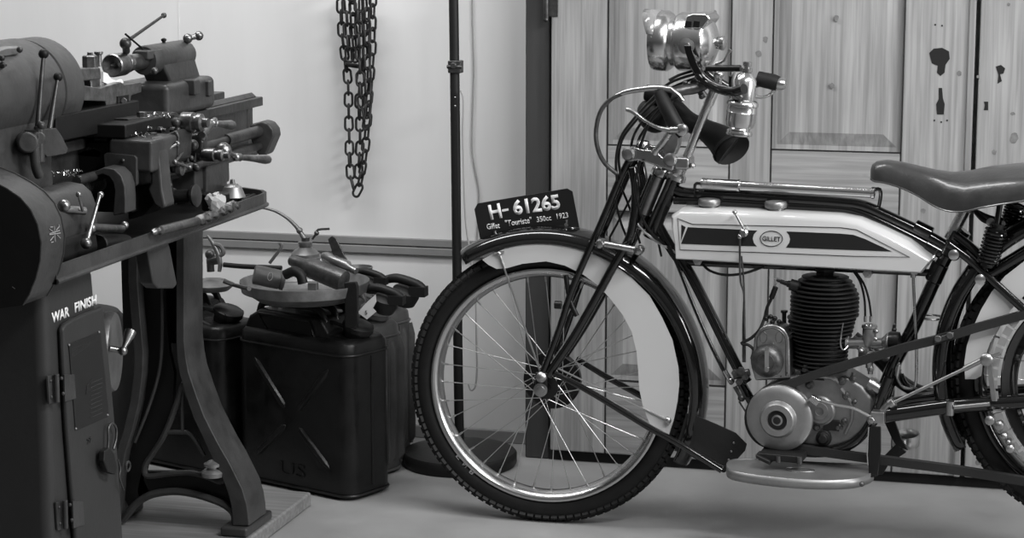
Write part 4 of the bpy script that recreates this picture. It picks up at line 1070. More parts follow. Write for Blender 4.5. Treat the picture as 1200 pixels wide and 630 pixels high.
obj('end_bracket', M().prism(LYs(bp_, YB), V((0, .05, 0))), 'lathe_paint', lathe, bevel=.006, seg=3)
# tailstock
def SY(px, py): return LX(px, py, SX).y
y0 = SY(131, 77); y1 = SY(168, 70); y2 = SY(208, 60)
zq = LX(131, 77, SX).z - SZ
ts = obj('tailstock', M().rev(S(y1, 0, zq), EY, [(0, .024), (0, .030), (.005, .032), (y2 - y1 + .03, .032), (y2 - y1 + .045, .026), (y2 - y1 + .05, .01)], 36), 'lathe_paint', lathe, smooth=50)
obj('quill', M().rev(S(y0, 0, zq), EY, [(.012, .002), (.010, .008), (.002, .018), (0, .0225), (.003, .0245), (.05, .0245), (.055, .020), (.058, .0175), (.062, .020), (.070, .0175), (.078, .020), (.084, .0175), (y1 - y0 + .01, .0175)], 32), 'machined', ts, smooth=30)
obj('centre_point', M().cyl(S(y0 - .006, 0, zq), S(y0 + .014, 0, zq), .0015, .006, n=14), 'machined', ts)
bz = BZ + .003
m = M()
m.prism([V((-1.921, y1 + .035, 1.125)), V((-1.921, y2 + .03, 1.125)), V((-1.915, y2 + .05, 1.075)), V((-1.915, y1 + .07, 1.075))], V((-.06, 0, 0)))
obj('tailstock_neck', m, 'lathe_paint', ts, bevel=.006, seg=3)
obj('tailstock_base', M().aabb((-2.03, y1 - .02, bz), (-1.885, y2 + .06, 1.083)), 'lathe_paint', ts, bevel=.014, seg=4)
obj('clamp_pad', M().aabb((-1.90, y1 + .09, 1.05), (-1.87, y1 + .12, 1.085)).aabb((-1.90, y2 - .0, 1.04), (-1.876, y2 + .02, 1.075)), 'lathe_paint', ts, bevel=.004)
m = M()
q1, q2, q3 = LX(147, 51, -1.93), LX(152, 46, -1.93), LX(192, 18, -1.93)
m.sph(q1, .0125, 18, 12).cyl(LX(148, 60, -1.94), q1, .008).tube([q1 + V((0, 0, -.002)), q2, q3], [.004, .0045, .0035, .003], 10)
m.sph(q3, .0062, 14, 10)
obj('clamp_lever', m, 'lathe_iron', ts)
obj('clamp_block', M().aabb((-1.96, y1 - .03, 1.135), (-1.925, y1 + .05, 1.155)), 'lathe_paint', ts, bevel=.004)
obj('tommy_bar', M().cyl(LX(147, 40, -1.92), LX(167, 57, -1.92), .0022, n=8), 'lathe_dark', ts)
a, b, c = LX(214, 60, -1.95), LX(220, 45, -1.93), LX(233, 42, -1.91)
m = M().tube([S(y2 + .03, 0, zq), a, b], .005, 10, 3).sph(b, .011, 18, 12).cyl(b, c, .006).sph(c, .0105, 18, 12)
obj('handwheel_crank', m, 'machined', ts)
c = LX(192, 50, -1.95); obj('oil_nipple', M().rev(S(SY(192, 52), 0, zq + .03), UP, [(0, .004), (.005, .004), (.006, .006), (.010, .006), (.012, .002)], 12), 'lathe_dark', ts)
obj('clamp_nut', M().sph(LX(181, 83, -1.90), .008, 12, 8), 'dark_steel', ts)

# saddle, cross slide, compound slide and tool post
m = M().aabb((-2.09, 3.88, BZ + .002), (-1.80, 4.12, BZ + .03))
car = obj('carriage', m, 'lathe_dark', lathe, bevel=.004)
m = M()
A = LXs([(66, 136), (128, 124), (150, 120), (163, 117), (164, 134), (150, 140), (150, 150), (70, 166), (66, 160)], -1.86)
m.prism(A, V((-.09, 0, 0)))
obj('cross_slide', m, 'lathe_dark', car, bevel=.003)
obj('slide_table', M().prism(LXs([(150, 139), (206, 131), (212, 136), (212, 141), (204, 148), (152, 147)], -1.83), V((-.07, 0, 0))), 'lathe_iron', car, bevel=.002)
obj('top_slide', M().prism(LXs([(98, 100), (118, 103), (142, 96), (146, 99), (166, 96), (166, 108), (154, 112), (152, 127), (126, 130), (124, 119), (98, 118)], -1.87), V((-.06, 0, 0))), 'machined', car, bevel=.002, label='bright worn top slide')
obj('slide_slot', M().prism(LXs([(138, 113), (151, 111), (151, 120), (138, 122)], -1.868), V((-.004, 0, 0))), 'lathe_dark', car)
m = M().cyl(LX(145, 118, -1.862), LX(145, 118, -1.875), .006, n=14)
m.rev(LX(166, 138, -1.83), UP, [(-.012, .016), (0, .016), (.001, .010), (.012, .010), (.013, .005)], 6)
m.cyl(LX(173, 134, -1.83), LX(173, 140, -1.83), .007, n=10)
obj('slide_bolt', m, 'machined', car, bevel=.001)
m = M().prism(LXs([(94, 80), (118, 79), (119, 93), (95, 95)], -1.88), V((-.05, 0, 0)))
m.prism(LXs([(106, 92), (118, 91), (118, 104), (108, 104)], -1.89), V((-.03, 0, 0)))
tp = obj('tool_post', m, 'machined', lathe, bevel=.003)
m = M().rev(LX(106, 79, -1.90), UP, [(0, .016), (.022, .016), (.024, .013), (.025, .006), (.030, .006)], 6)
m.rev(LX(116, 78, -1.895), UP, [(0, .006), (.024, .006), (.025, .009), (.030, .009)], 12)
obj('tool_clamp_bolt', m, 'machined', tp, bevel=.001)
obj('swarf', M().prism(LXs([(121, 84), (126, 86), (130, 92), (138, 95), (143, 93), (145, 97), (128, 99), (121, 96)], -1.885), V((-.006, .0, .0))), 'letter_white', tp, label='bright curled metal shaving')

# apron with gearbox cover
YK = LX(178, 164, -1.745).y
m = M().prism(LYs([(127, 166), (128, 162), (178, 165), (178, 203), (127, 198)], YK), V((0, .13, 0)))
ap = obj('gearbox_cover', m, 'lathe_paint', lathe, bevel=.010, seg=4)
m = M()
for x, y in ((112, 156), (124, 155), (153, 156), (134, 159)):
    m.rev(LY(x, y + 4, YK + .06), UP, [(0, .005), (.006, .005), (.007, .003), (.016, .002)], 10)
for x, y in ((163, 157), (179, 158)):
    m.rev(LY(x, y, YK + .09), UP, [(-.01, .008), (.004, .008), (.005, .003)], 6)
for k in range(60):
    x = random.uniform(112, 172); y = random.uniform(155, 161); m.sph(LY(x, y + 3, YK + random.uniform(.02, .09)), random.uniform(.0008, .002), 5, 3)
obj('oil_screw', m, 'machined', ap)
obj('gearbox_side', M().prism(LYs([(108, 158), (126, 160), (127, 196), (110, 190)], YK + .03), V((0, .10, 0))), 'lathe_paint', ap, bevel=.006)
obj('rack_block', M().prism(LYs([(84, 178), (98, 170), (112, 172), (120, 178), (118, 186), (96, 184)], YK + .02), V((0, .05, 0))), 'machined', lathe, bevel=.003)
obj('feed_plate', M().prism(LYs([(121, 181), (125, 179), (157, 182), (160, 185), (160, 216), (157, 219), (124, 214)], YK - .006), V((0, .012, 0))), 'lathe_paint', ap, bevel=.002)
m = M()
for x, y in ((144, 188), (154, 208)): m.sph(LY(x, y, YK - .007), .0042, 12, 8)
obj('plate_screw', m, 'lathe_iron', ap)
# arch of the half-nut guard
arc_o = [(106, 206), (112, 200), (122, 196), (134, 198), (142, 206), (146, 218), (147, 232), (147, 250)]
arc_i = [(106, 210), (112, 206), (120, 204), (127, 207), (132, 214), (134, 224), (133, 238), (132, 253)]
obj('nut_guard', M().strip(LYs(arc_o, YK - .06), LYs(arc_i, YK - .06), V((0, .05, 0))), 'lathe_paint', ap, bevel=.003, smooth=50)
obj('threaded_screw', m2 := M(), 'lathe_iron', ap) if False else None
m = M(); a = LY(104, 216, YK - .02); 
m.cyl(a - EY * .20, a + EY * .12, .017, n=24)
for k in range(34): m.torus(a + EY * (-.14 + k * .0075), EY, .0175, .0026, 20, 6)
obj('lead_screw_thread', m, 'lathe_iron', lathe)
# apron body
m = M().prism(LYs([(160, 184), (170, 186), (171, 198), (176, 204), (176, 214), (172, 222), (180, 240), (188, 246), (194, 242), (190, 222), (188, 200), (184, 165), (176, 160)], YK + .03), V((0, .05, 0)))
obj('apron', m, 'lathe_paint', lathe, bevel=.006, seg=3)
m = M().prism(LYs([(147, 215), (160, 218), (178, 216), (182, 236), (168, 252), (150, 258)], YK + .05), V((0, .10, 0)))
m.aabb((-1.93, YK + .02, .86), (-1.80, YK + .2, 1.0))
obj('apron_housing', m, 'lathe_dark', lathe, bevel=.004)
m = M().prism(LYs([(188, 160), (206, 152), (210, 160), (209, 186), (200, 194), (188, 192)], YK + .12), V((0, .07, 0)))
obj('slide_bearing', M().prism(LYs([(206, 160), (232, 156), (238, 166), (236, 184), (228, 192), (210, 186)], YK + .26), V((0, .03, 0))), 'lathe_iron', lathe, bevel=.006)
obj('slide_end', m, 'lathe_iron', lathe, bevel=.006, seg=3)
# handwheels: ball cranks
def crank(cx, cy, rad, X0, bx, by, br, hx, hy, ex, ey, nm='ball_crank'):
    a = LX(cx, cy, X0); m = M().rev(a, EX, [(0, rad * .9), (.004, rad), (.026, rad), (.028, rad * .72), (.034, rad * .72), (.036, rad * .88), (.044, rad * .88), (.047, rad * .5), (.058, rad * .45)], 28)
    o = obj(nm, m, 'machined', lathe, smooth=35)
    b = LX(bx, by, X0 + .04); h = LX(hx, hy, X0 + .045); e = LX(ex, ey, X0 + .06)
    m = M().sph(b, br, 20, 12).cyl(b, h, .0055, n=12).sph(h, .009, 16, 10)
    obj('crank_arm', m, 'machined', o)
    d = (e - h); L = d.length
    obj('crank_handle', M().rev(h, d, [(0, .005), (L * .1, .0085), (L * .14, .006), (L * .2, .006), (L * .5, .0072), (L * .85, .0105), (L * .95, .009), (L, .002)], 18), 'machined', o)
    return o
crank(213, 143, .021, -1.76, 237, 159, .010, 249, 144, 274, 147)
crank(238, 181, .014, -1.75, 262, 176, .0165, 277, 184, 316, 187)
m = M().tube(LXs([(237, 158), (243, 152), (249, 144), (252, 141)], -1.715), .007, 12, 3); obj('crank_arm', m, 'machined', lathe)
m = M()
for x, y, r in ((206, 143, .010), (204, 197, .010), (212, 200, .008), (226, 170, .012), (220, 162, .008), (230, 196, .009), (234, 182, .012), (224, 185, .006), (208, 152, .007)):
    m.sph(LX(x, y, -1.76), r, 14, 8)
for x in (222, 230, 238):
    m.cyl(LX(x - 6, 163, -1.765), LX(x - 10, 190, -1.765), .003, n=8)
obj('apron_knob', m, 'lathe_iron', lathe)
c = LX(200, 197, -1.77); obj('feed_knob', M().rev(c - EX * .03, EX, [(0, .014), (.03, .014), (.032, .010), (.045, .010), (.047, .016), (.056, .014), (.058, .004)], 22), 'machined', lathe)
# clamp knob with disc end
a = LX(190, 231, -1.80); b = LX(231, 229, -1.72); d = (b - a); L = d.length
obj('clutch_knob', M().rev(a, d, [(0, .016), (.004, .018), (L * .35, .018), (L * .36, .014), (L * .8, .014), (L * .82, .010), (L * .9, .010), (L * .91, .022), (L * .98, .023), (L, .019)], 28), 'lathe_iron', lathe)
# dial rings, small handles, nuts and swarf that crowd the carriage
for (x, y, X0, r) in ((196, 176, -1.765, .010), (203, 166, -1.765, .007), (197, 216, -1.77, .006), (214, 178, -1.755, .006), (174, 150, -1.80, .006), (190, 152, -1.79, .007), (205, 152, -1.78, .006)):
    c = LX(x, y, X0); obj('hex_nut', M().rev(c - EX * .01, EX, [(0, r), (.010, r), (.011, r * .55), (.018, r * .5)], 6), 'machined', lathe, bevel=.0006)
for (x, y, x2, y2, X0) in ((196, 176, 208, 168, -1.75), (214, 178, 205, 190, -1.745), (206, 190, 222, 196, -1.745)):
    a, b = LX(x, y, X0), LX(x2, y2, X0 + .01); obj('small_lever', M().cyl(a, b, .0028, n=10).sph(b, .0055, 12, 8), 'machined', lathe)
m = M()
for k in range(170):
    q = random.choice(((128, 176, 156, 161, YK + .02, YK + .1), (62, 96, 200, 208, 3.5, 3.66), (70, 112, 176, 182, YK + .03, YK + .06), (165, 200, 134, 138, YK + .15, YK + .25)))
    c = LY(random.uniform(q[0], q[1]), random.uniform(q[2], q[3]), random.uniform(q[4], q[5]))
    e = V((random.uniform(-1, 1), random.uniform(-1, 1), random.uniform(-.3, 1))) * .005
    m.tube([c, c + e * .6 + UP * .002, c + e], .0007, 4)
o = obj('swarf_chips', m, 'nickel', lathe); o['kind'] = 'stuff'
# gearbox with rounded end and quick-change levers
YG0, YG1 = 3.40, 3.66
gc = LY(88, 252, YG1); 
gp = LYs([(50, 226), (62, 216), (82, 212), (98, 215), (108, 224), (114, 240), (115, 262), (110, 286), (60, 300), (30, 300), (30, 240)], YG1)
gb_ = obj('feed_gearbox', M().prism(gp, V((0, YG0 - YG1, 0))), 'lathe_paint', lathe, bevel=.006, seg=3, smooth=50)
gp = LYs([(80, 268), (92, 262), (104, 264), (113, 272), (116, 290), (112, 298), (84, 302), (78, 285)], YG1 - .02)
obj('gearbox_boss', M().prism(gp, V((0, -.16, 0))), 'lathe_dark', gb_, bevel=.006, seg=3)
XL = -1.745
m = M().cyl(LX(74, 245, XL - .02), LX(99, 247, XL), .0075, n=16).sph(LX(75, 241, XL), .012, 16, 10).cyl(LX(92, 229, XL + .005), LX(97, 247, XL + .005), .0028, n=10).sph(LX(92, 228, XL + .005), .0055, 14, 8)
obj('selector_lever', m, 'machined', gb_)
m = M().cyl(LX(108, 266, XL), LX(143, 268, XL), .0075, n=16).sph(LX(146, 264, XL), .0085, 14, 8).sph(LX(107, 267, XL + .01), .0095, 16, 10)
m.cyl(LX(117, 229, XL + .012), LX(101, 285, XL + .012), .0032, .0052, n=12).sph(LX(118, 228, XL + .012), .0062, 14, 8).sph(LX(101, 285, XL + .012), .0105, 16, 10)
obj('selector_lever', m, 'machined', gb_)
obj('tumbler', M().cyl(LX(114, 287, XL - .02), LX(146, 287, XL - .02), .021, n=28, ch=.002).cyl(LX(146, 287, XL - .02), LX(172, 285, XL - .02), .004, n=10), 'lathe_dark', lathe)
# belt and gear guard at the near end
gi = [(-60, 205), (-30, 203), (-10, 211), (8, 221), (24, 232), (36, 246), (44, 263), (48, 284), (47, 305), (42, 326), (34, 345), (27, 357), (0, 361), (-60, 365)]
YC = LX(48, 290, -1.70).y
f0 = LYs(gi, YC)
gd_ = obj('gear_guard', M().prism(f0, V((0, .088, 0))), 'lathe_paint', lathe, smooth=50)
obj('guard_cover', M().prism([p - EY * .002 for p in f0], V((0, .003, 0))), 'lathe_dark', gd_)
m = M().tube([p for p in f0[2:-2]], .0016, 6); m.tube([p + EY * .088 for p in f0[1:-2]], .0022, 6)
obj('guard_edge', m, 'lathe_iron', gd_)
obj('guard_rivet', M().sph(LX(26, 224, -1.8), .004, 10, 6), 'lathe_dark', gd_)
# worn flag decal on the guard side, built as strokes following the surface
def onguard(x, y):
    # find the point of the guard's side wall seen at this pixel
    best = None
    for i in range(2, len(f0) - 3):
        a, b = f0[i], f0[i + 1]; nn = (b - a).cross(EY).normalized(); P = pl(x, y, nn, nn.dot(a))
        t = (P - a).dot(b - a) / (b - a).length_squared
        if -.02 <= t <= 1.02 and -.01 <= P.y - a.y <= .1:
            if nn.x < 0: nn = -nn
            return P + nn * .0012
    return LX(x, y, -1.75)
m = M()
for seg in (((57, 274), (69, 270)), ((57, 268), (62, 272)), ((69, 265), (65, 270)), ((58, 282), (62, 277)), ((70, 279), (66, 275)), ((63, 265), (64, 283)), ((57, 275), (70, 273)), ((58, 266), (61, 266)), ((68, 263), (69, 266)), ((59, 284), (62, 283))):
    p, q = onguard(*seg[0]), onguard(*seg[1])
    if (p - q).length < .05: m.cyl(p, q, .0009, n=5)
obj('flag_decal', m, 'letter_worn', gd_)
# chip tray
TZ = .835
def corner(x, y): return V((x, y, TZ))
TP = [corner(-1.715, 3.395), corner(-1.715, 4.39), corner(-1.720, 4.425), corner(-1.738, 4.452), corner(-1.80, 4.485), corner(-2.30, 4.66), corner(-2.33, 4.62), corner(-2.33, 3.395)]
m = M().prism([p - UP * .025 for p in TP], -UP * .004)
tray = obj('chip_tray', m, 'lathe_dark', lathe)
tw = M(); c_ = V((-2.02, 3.8, TZ)); n = len(TP)
inn = [p + (c_ - p).normalized() * .010 for p in TP]
vs = [p - UP * .026 for p in TP] + [p + UP * .004 for p in TP] + [p + UP * .004 for p in inn] + [p - UP * .024 for p in inn]
fs = []
for a in range(3):
    fs += [(a * n + i, a * n + (i + 1) % n, (a + 1) * n + (i + 1) % n, (a + 1) * n + i) for i in range(n)]
tw.add(vs, fs)
obj('tray_rim', tw, 'lathe_paint', tray, smooth=50)
obj('tray_stiffener', M().tube([p - UP * .024 for p in TP], .005, 8), 'lathe_paint', tray)
m = M()
for k in range(260):
    x = random.uniform(-1.88, -1.735); y = random.uniform(3.3, 3.75)
    c = V((x, y, TZ - .022)); m.tube([c, c + V((random.uniform(-.006, .006), random.uniform(-.006, .006), .003))], .0006, 4)
o = obj('swarf_chips', m, 'machined', tray); o['kind'] = 'stuff'
obj('hanging_latch', M().prism(LXs([(172, 286), (196, 278), (200, 292), (208, 333), (204, 338), (186, 338), (180, 332)], -1.735), V((-.03, 0, 0))), 'lathe_paint', lathe, bevel=.004)
# end leg: cast A-frame
YL = 4.46; DL = V((0, .11, 0))
def L4(P):
    q = LYs(P, YL)
    for p in q: p.z = max(p.z, .045)
    return q
ro = [(216, 262), (216, 330), (216, 400), (218, 420), (221, 436), (229, 460), (239, 487), (249, 507), (258, 524), (268, 541), (276, 557), (284, 573), (289, 590), (291, 603), (292, 616)]
ri = [(206, 262), (206, 330), (206, 400), (207, 420), (210, 438), (217, 462), (226, 489), (236, 510), (244, 528), (253, 545), (260, 560), (266, 575), (270, 590), (272, 603), (272, 616)]
leg = obj('leg', M().strip(L4(ro), L4(ri), DL), 'lathe_paint', lathe, smooth=50, bevel=.003)
lo = [(150, 270), (150, 330), (153, 370), (157, 414), (156, 440), (152, 471), (144, 505), (136, 530), (130, 560), (126, 590), (126, 625)]
li = [(161, 270), (161, 330), (164, 370), (168, 414), (167, 440), (163, 471), (155, 505), (147, 530), (142, 560), (140, 590), (140, 625)]
obj('leg_branch', M().strip(L4(lo), L4(li), DL), 'lathe_paint', leg, smooth=50, bevel=.003)
w = V((0, .014, 0)); off = EY * .03
wa = [(160, 265), (160, 330), (163, 370), (167, 414), (166, 440), (163, 471), (155, 505), (146, 532), (140, 560), (138, 585), (146, 600)]
wb = [(188, 265), (188, 330), (189, 370), (192, 414), (198, 440), (196, 478), (189, 509), (176, 532), (166, 548), (162, 566), (170, 583)]
m = M().strip([p + off for p in L4(wa)], [p + off for p in L4(wb)], w)
wa2 = [(208, 440), (214, 455), (222, 470), (234, 496), (244, 518), (254, 536), (262, 548), (266, 562)]
wb2 = [(218, 430), (222, 440), (230, 465), (240, 490), (250, 512), (262, 540), (270, 556), (276, 575)]
m.strip([p + off for p in L4(wa2)], [p + off for p in L4(wb2)], w)
ca = [(160, 556), (176, 556), (196, 556), (218, 556), (240, 562), (256, 566), (268, 562)]
cb2 = [(150, 600), (166, 584), (184, 578), (204, 577), (222, 580), (244, 590), (272, 604)]
m.strip([p + off for p in L4(ca)], [p + off for p in L4(cb2)], w)
obj('leg_web', m, 'lathe_dark', leg)
obj('leg_shade_sheet', M().aabb((-2.13, YL + .085, .46), (-1.94, YL + .10, .80)), 'lathe_dark', leg)  # added dark sheet standing in for the deep shade inside the leg
m = M()
for P in ([(211, 452), (205, 470), (190, 509), (176, 532), (167, 546), (166, 556), (172, 560), (196, 557), (220, 556), (240, 561), (252, 566), (260, 564), (262, 556), (256, 542), (240, 512), (228, 488), (216, 462)],):
    m.tube([p + off * .6 for p in L4(P)], .007, 8, 4, closed=True)
m.tube([p + off * .6 for p in L4([(140, 620), (146, 604), (156, 592), (170, 583), (186, 579), (204, 578), (224, 581), (244, 587), (260, 594), (270, 603), (272, 614)])], .009, 8, 4)
m.tube([p + off * .6 for p in L4([(190, 508), (206, 508), (216, 509), (224, 516), (236, 536)])], .005, 8, 4)
m.tube([p + off * .6 for p in L4([(186, 300), (186, 400), (182, 440), (170, 480), (154, 520)])], .004, 8, 4)
m.tube([p + off * .6 for p in L4([(211, 454), (210, 480), (210, 508)])], .004, 8, 2)
obj('leg_rib', m, 'lathe_paint', leg)
fz = .036
m = M(); a = LZ(264, 626, fz); b = LZ(314, 604, fz)
m.aabb((-1.858, YL - .015, fz), (-1.792, YL + .15, fz + .022)); m.aabb((-2.20, YL - .015, fz), (-2.12, YL + .15, fz + .022))
obj('leg_foot', m, 'lathe_paint', leg, bevel=.006, seg=3)
obj('leg_top', M().aabb((-2.12, YL - .03, .775), (-1.86, YL + .14, .808)), 'lathe_dark', leg, bevel=.004)
# cabinet pedestal
XC = -1.75
def LC(x, y, X=XC): return LX(x, y, X)
a0, a1 = LC(52, 360), LC(60, 629); b0, b1 = LC(113, 338), LC(138, 629)
def ext(p, q, z): t = (z - p.z) / (q.z - p.z); return p + (q - p) * t
zt = .808
P = [ext(a0, a1, 0), ext(b0, b1, 0), ext(b0, b1, zt), ext(a0, a1, zt)]
for p in P: p.x = XC
ped = obj('cabinet', M().prism(P, V((-.42, 0, 0))), 'cabinet_paint', lathe, bevel=.022, seg=5)
ca_, cb_ = LC(57, 375), LC(115, 350)
u = (cb_ - ca_).normalized(); 
text('lettering', 'WAR', LC(71, 368.5, XC + .001), EY, UP, LC(81.5, 365).y - LC(61, 374).y, .019, 'letter_white', ped, bold=.03)
text('lettering', 'FINISH', LC(100.5, 355.5, XC + .001), EY, UP, LC(113, 350).y - LC(87.5, 361).y, .019, 'letter_white', ped, bold=.03)
dr = [(66, 385), (70, 378), (78, 373), (114, 358), (118, 395), (124, 450), (132, 540), (137, 625), (139, 680), (88, 700), (80, 600), (72, 500), (68, 430)]
door_ = obj('cabinet_door', M().prism([p + EX * .001 for p in LXs(dr, XC)], EX * .012), 'cabinet_paint', ped, bevel=.007, seg=4)
XD = XC + .0135
obj('instruction_plate', M().prism(LXs([(80, 403), (117, 388), (127, 487), (88, 504)], XD), EX * .0015), 'plate_black', door_, bevel=.0005)
m = M()
for x, y in ((81, 404), (116, 389), (126, 486), (89, 502)): m.sph(LX(x, y, XD + .0015), .0022, 8, 5)
obj('plate_rivet', m, 'letter_worn', door_)
m = M()
for k in range(9):
    y = 445 + k * 5; m.cyl(LX(106, y + 4, XD + .002), LX(120, y - 2, XD + .002), .0006, n=4)
m.tube(LXs([(101, 462), (102, 452), (106, 447), (108, 444)], XD + .002), .001, 5)
for k in range(5): m.cyl(LX(84, 409 + k * 2.4, XD + .002), LX(114 - k * 3, 396 + k * 2.6, XD + .002), .0004, n=4)
[obj_('plate_engraving', q, 'lathe_iron', door_) for q in islands(m)]
text('embossed_number', '27', LX(104.5, 516, XD + .0006), EY, UP, .018, .010, 'lathe_iron', door_, bold=.0, thick=.002)
for (x, y) in ((53, 440), (63, 588)):
    m = M()
    m.prism([p + EX * .001 for p in LXs([(x, y), (x + 11, y - 2), (x + 12, y + 30), (x + 2, y + 33)], XC)], EX * .004)
    m.prism([p + EX * .012 for p in LXs([(x + 13, y - 2), (x + 25, y - 2), (x + 27, y + 26), (x + 14, y + 30)], XC)], EX * .004)
    m.cyl(LX(x + 13, y - 2, XC + .012), LX(x + 14, y + 31, XC + .012), .005, n=10)
    for a_, b_ in ((6, 6), (7, 25)): m.sph(LX(x + a_, y + b_, XC + .005), .0035, 8, 5)
    for a_, b_ in ((19, 3), (21, 21)): m.sph(LX(x + a_, y + b_, XC + .017), .0035, 8, 5)
    obj('hinge', m, 'lathe_paint', ped, bevel=.0008)
# round inspection plate with a handle behind the cabinet edge
c = LY(132, 415, 3.78)
hp_ = M().rev(V((-1.82, 3.80, c.z)), (EX * 1 + EY * .25).normalized(), [(0, .078), (.012, .080), (.02, .076), (.024, .03)], 40)
hd = obj('drive_cover', hp_, 'zinc', lathe)
m = M().cyl(LX(128, 408, -1.77), LX(144, 411, -1.75), .006, n=12).sph(LX(144, 411, -1.745), .009, 14, 8)
a, b = LX(145, 408, -1.745), LX(154, 386, -1.74); d = b - a; L = d.length
m.rev(a, d, [(0, .005), (L * .2, .0055), (L * .7, .011), (L * .92, .0115), (L, .004)], 16)
obj('cover_handle', m, 'machined', hd)
# padlock on the cabinet door
pk = thing('padlock', LX(128, 548, -1.725), 'black padlock hanging on a short shackle from the dark lathe cabinet door', 'padlock')
obj('lock_body', M().prism(LXs([(123, 528), (129, 524), (135, 532), (138, 548), (136, 556), (127, 553), (122, 540)], -1.718), -EX * .013), 'engine_black', pk, bevel=.003)
obj('shackle', M().tube(LXs([(126, 530), (127, 515), (127, 502), (131, 496), (136, 501), (136, 514), (133, 526)], -1.727), .0024, 10, 5), 'dark_steel', pk)
obj('key_tag', M().tube(LXs([(138, 538), (141, 548), (140, 558), (143, 568), (145, 574)], -1.727), .0016, 6, 4), 'dark_steel', pk)
m = M(); c = LX(150, 546, -1.727); m.tube([c + EY * (.009 * math.cos(a * math.tau / 16)) + UP * (.009 * math.sin(a * math.tau / 16)) for a in range(16)], .0022, 8, closed=True)
obj('key_ring', m, 'lathe_iron', pk)
# ---- loose things on the chip tray
tz = TZ - .018
def ontray(x, y, z=tz): return LZ(x, y, z)
a, b = ontray(178, 272, TZ + .008), ontray(232, 259, TZ + .008); d = b - a; L = d.length
o = tag(obj('drill_shank', M().rev(a, d, [(0, .003), (.006, .007), (.014, .007), (.016, .0055), (.025, .0055), (.028, .009), (L * .98, .0095), (L, .007)], 20), 'machined'), 'long bright steel rod with a stepped tip lying along the tray rim', 'rod')
a, b = ontray(233, 259, TZ + .008), ontray(276, 240, TZ + .008); d = b - a; L = d.length; dn = d.normalized()
x, y = perp(dn); m = M(); rs = []
for i in range(60):
    t = i / 59; an = t * math.tau * 2.6; c = a + d * t; r1, r2 = .0115, .0045
    rs.append([c + (x * math.cos(an + k * math.tau / 12) * (r1) + y * math.sin(an + k * math.tau / 12) * r1) if k % 6 in (0, 1, 5) else c + (x * math.cos(an + k * math.tau / 12) + y * math.sin(an + k * math.tau / 12)) * r2 for k in range(12)])
m.rings(rs); tag(obj('twist_drill', m, 'nickel', smooth=60), 'large bright twist drill with spiral flutes lying on the chip tray', 'drill bit')
a, b = ontray(282, 237, TZ + .01), ontray(300, 229, TZ + .01)
cpx = ontray(274, 243, tz)
tag(obj('funnel_cup', M().rev(ontray(273, 240, tz), UP, [(0, .005), (.012, .010), (.016, .024), (.018, .028), (.040, .0195), (.042, .015), (.046, .012), (.047, .006), (.056, .005), (.057, .002)], 28), 'satin_alloy'), 'small bright metal cup with domed top standing on the chip tray', 'cup')
cj = ontray(253, 246, tz)
tag(obj('swarf_jar', M().rev(cj, UP, [(0, .028), (.002, .030), (.035, .030), (.037, .027), (.038, .004)], 28), 'lathe_dark'), 'low dark round tin on the chip tray beside the bright cup', 'tin')
cg = ontray(253, 246, tz + .038)
bgm = M().sph(cg + UP * .017, .020, 12, 8, .9, V((.5, .3, .8)))
bgm.v = [p + V((random.uniform(-1, 1), random.uniform(-1, 1), random.uniform(-1, 1))) * .0035 for p in bgm.v]
tag(obj('crumpled_bag', bgm, 'bag_film', smooth=10), 'pale crumpled plastic bag on top of the low dark tin', 'bag')
for k, ((x0, y0), (x1, y1), lb) in enumerate((((281, 236), (302, 228), 'short dark hexagonal bar nearest the far tray rim'), ((284, 230), (306, 226), 'thin bright rod lying beyond the bright cup'), ((281, 240), (300, 233), 'short bright steel pin beside the domed cup'))):
    a, b = ontray(x0, y0, tz + .008), ontray(x1, y1, tz + .008)
    tag(obj('steel_bar', M().cyl(a, b, .006 if k == 0 else .0035, n=6 if k == 0 else 12), 'lathe_iron' if k == 0 else 'machined'), lb, 'bar', 'steel bar ends on the chip tray')
# plank under the leg
pk0 = [LZ(330, 630, .0), LZ(366, 588, 0)]
xr = -1.786
P = [V((xr, 4.30, 0)), V((xr, 4.86, 0)), V((-2.24, 4.88, 0)), V((-2.24, 4.30, 0))]
tag(obj('plank', M().prism(P, UP * .035), 'board_wood', bevel=.006, seg=3), 'worn thick wooden plank on the floor under the cast lathe leg', 'plank')
# oiler standing on the leg ledge
oc = L4([(247, 563)])[0] + EY * .045
tag(obj('oil_pot', M().rev(V((oc.x + .003, YL + .006, oc.z + .006)), UP, [(0, .012), (.004, .025), (.014, .027), (.020, .020), (.022, .012), (.026, .012), (.028, .020), (.034, .020), (.041, .008), (.043, .002)], 28), 'satin_alloy'), 'small bright metal pot with lid resting inside the cast lathe leg', 'pot')
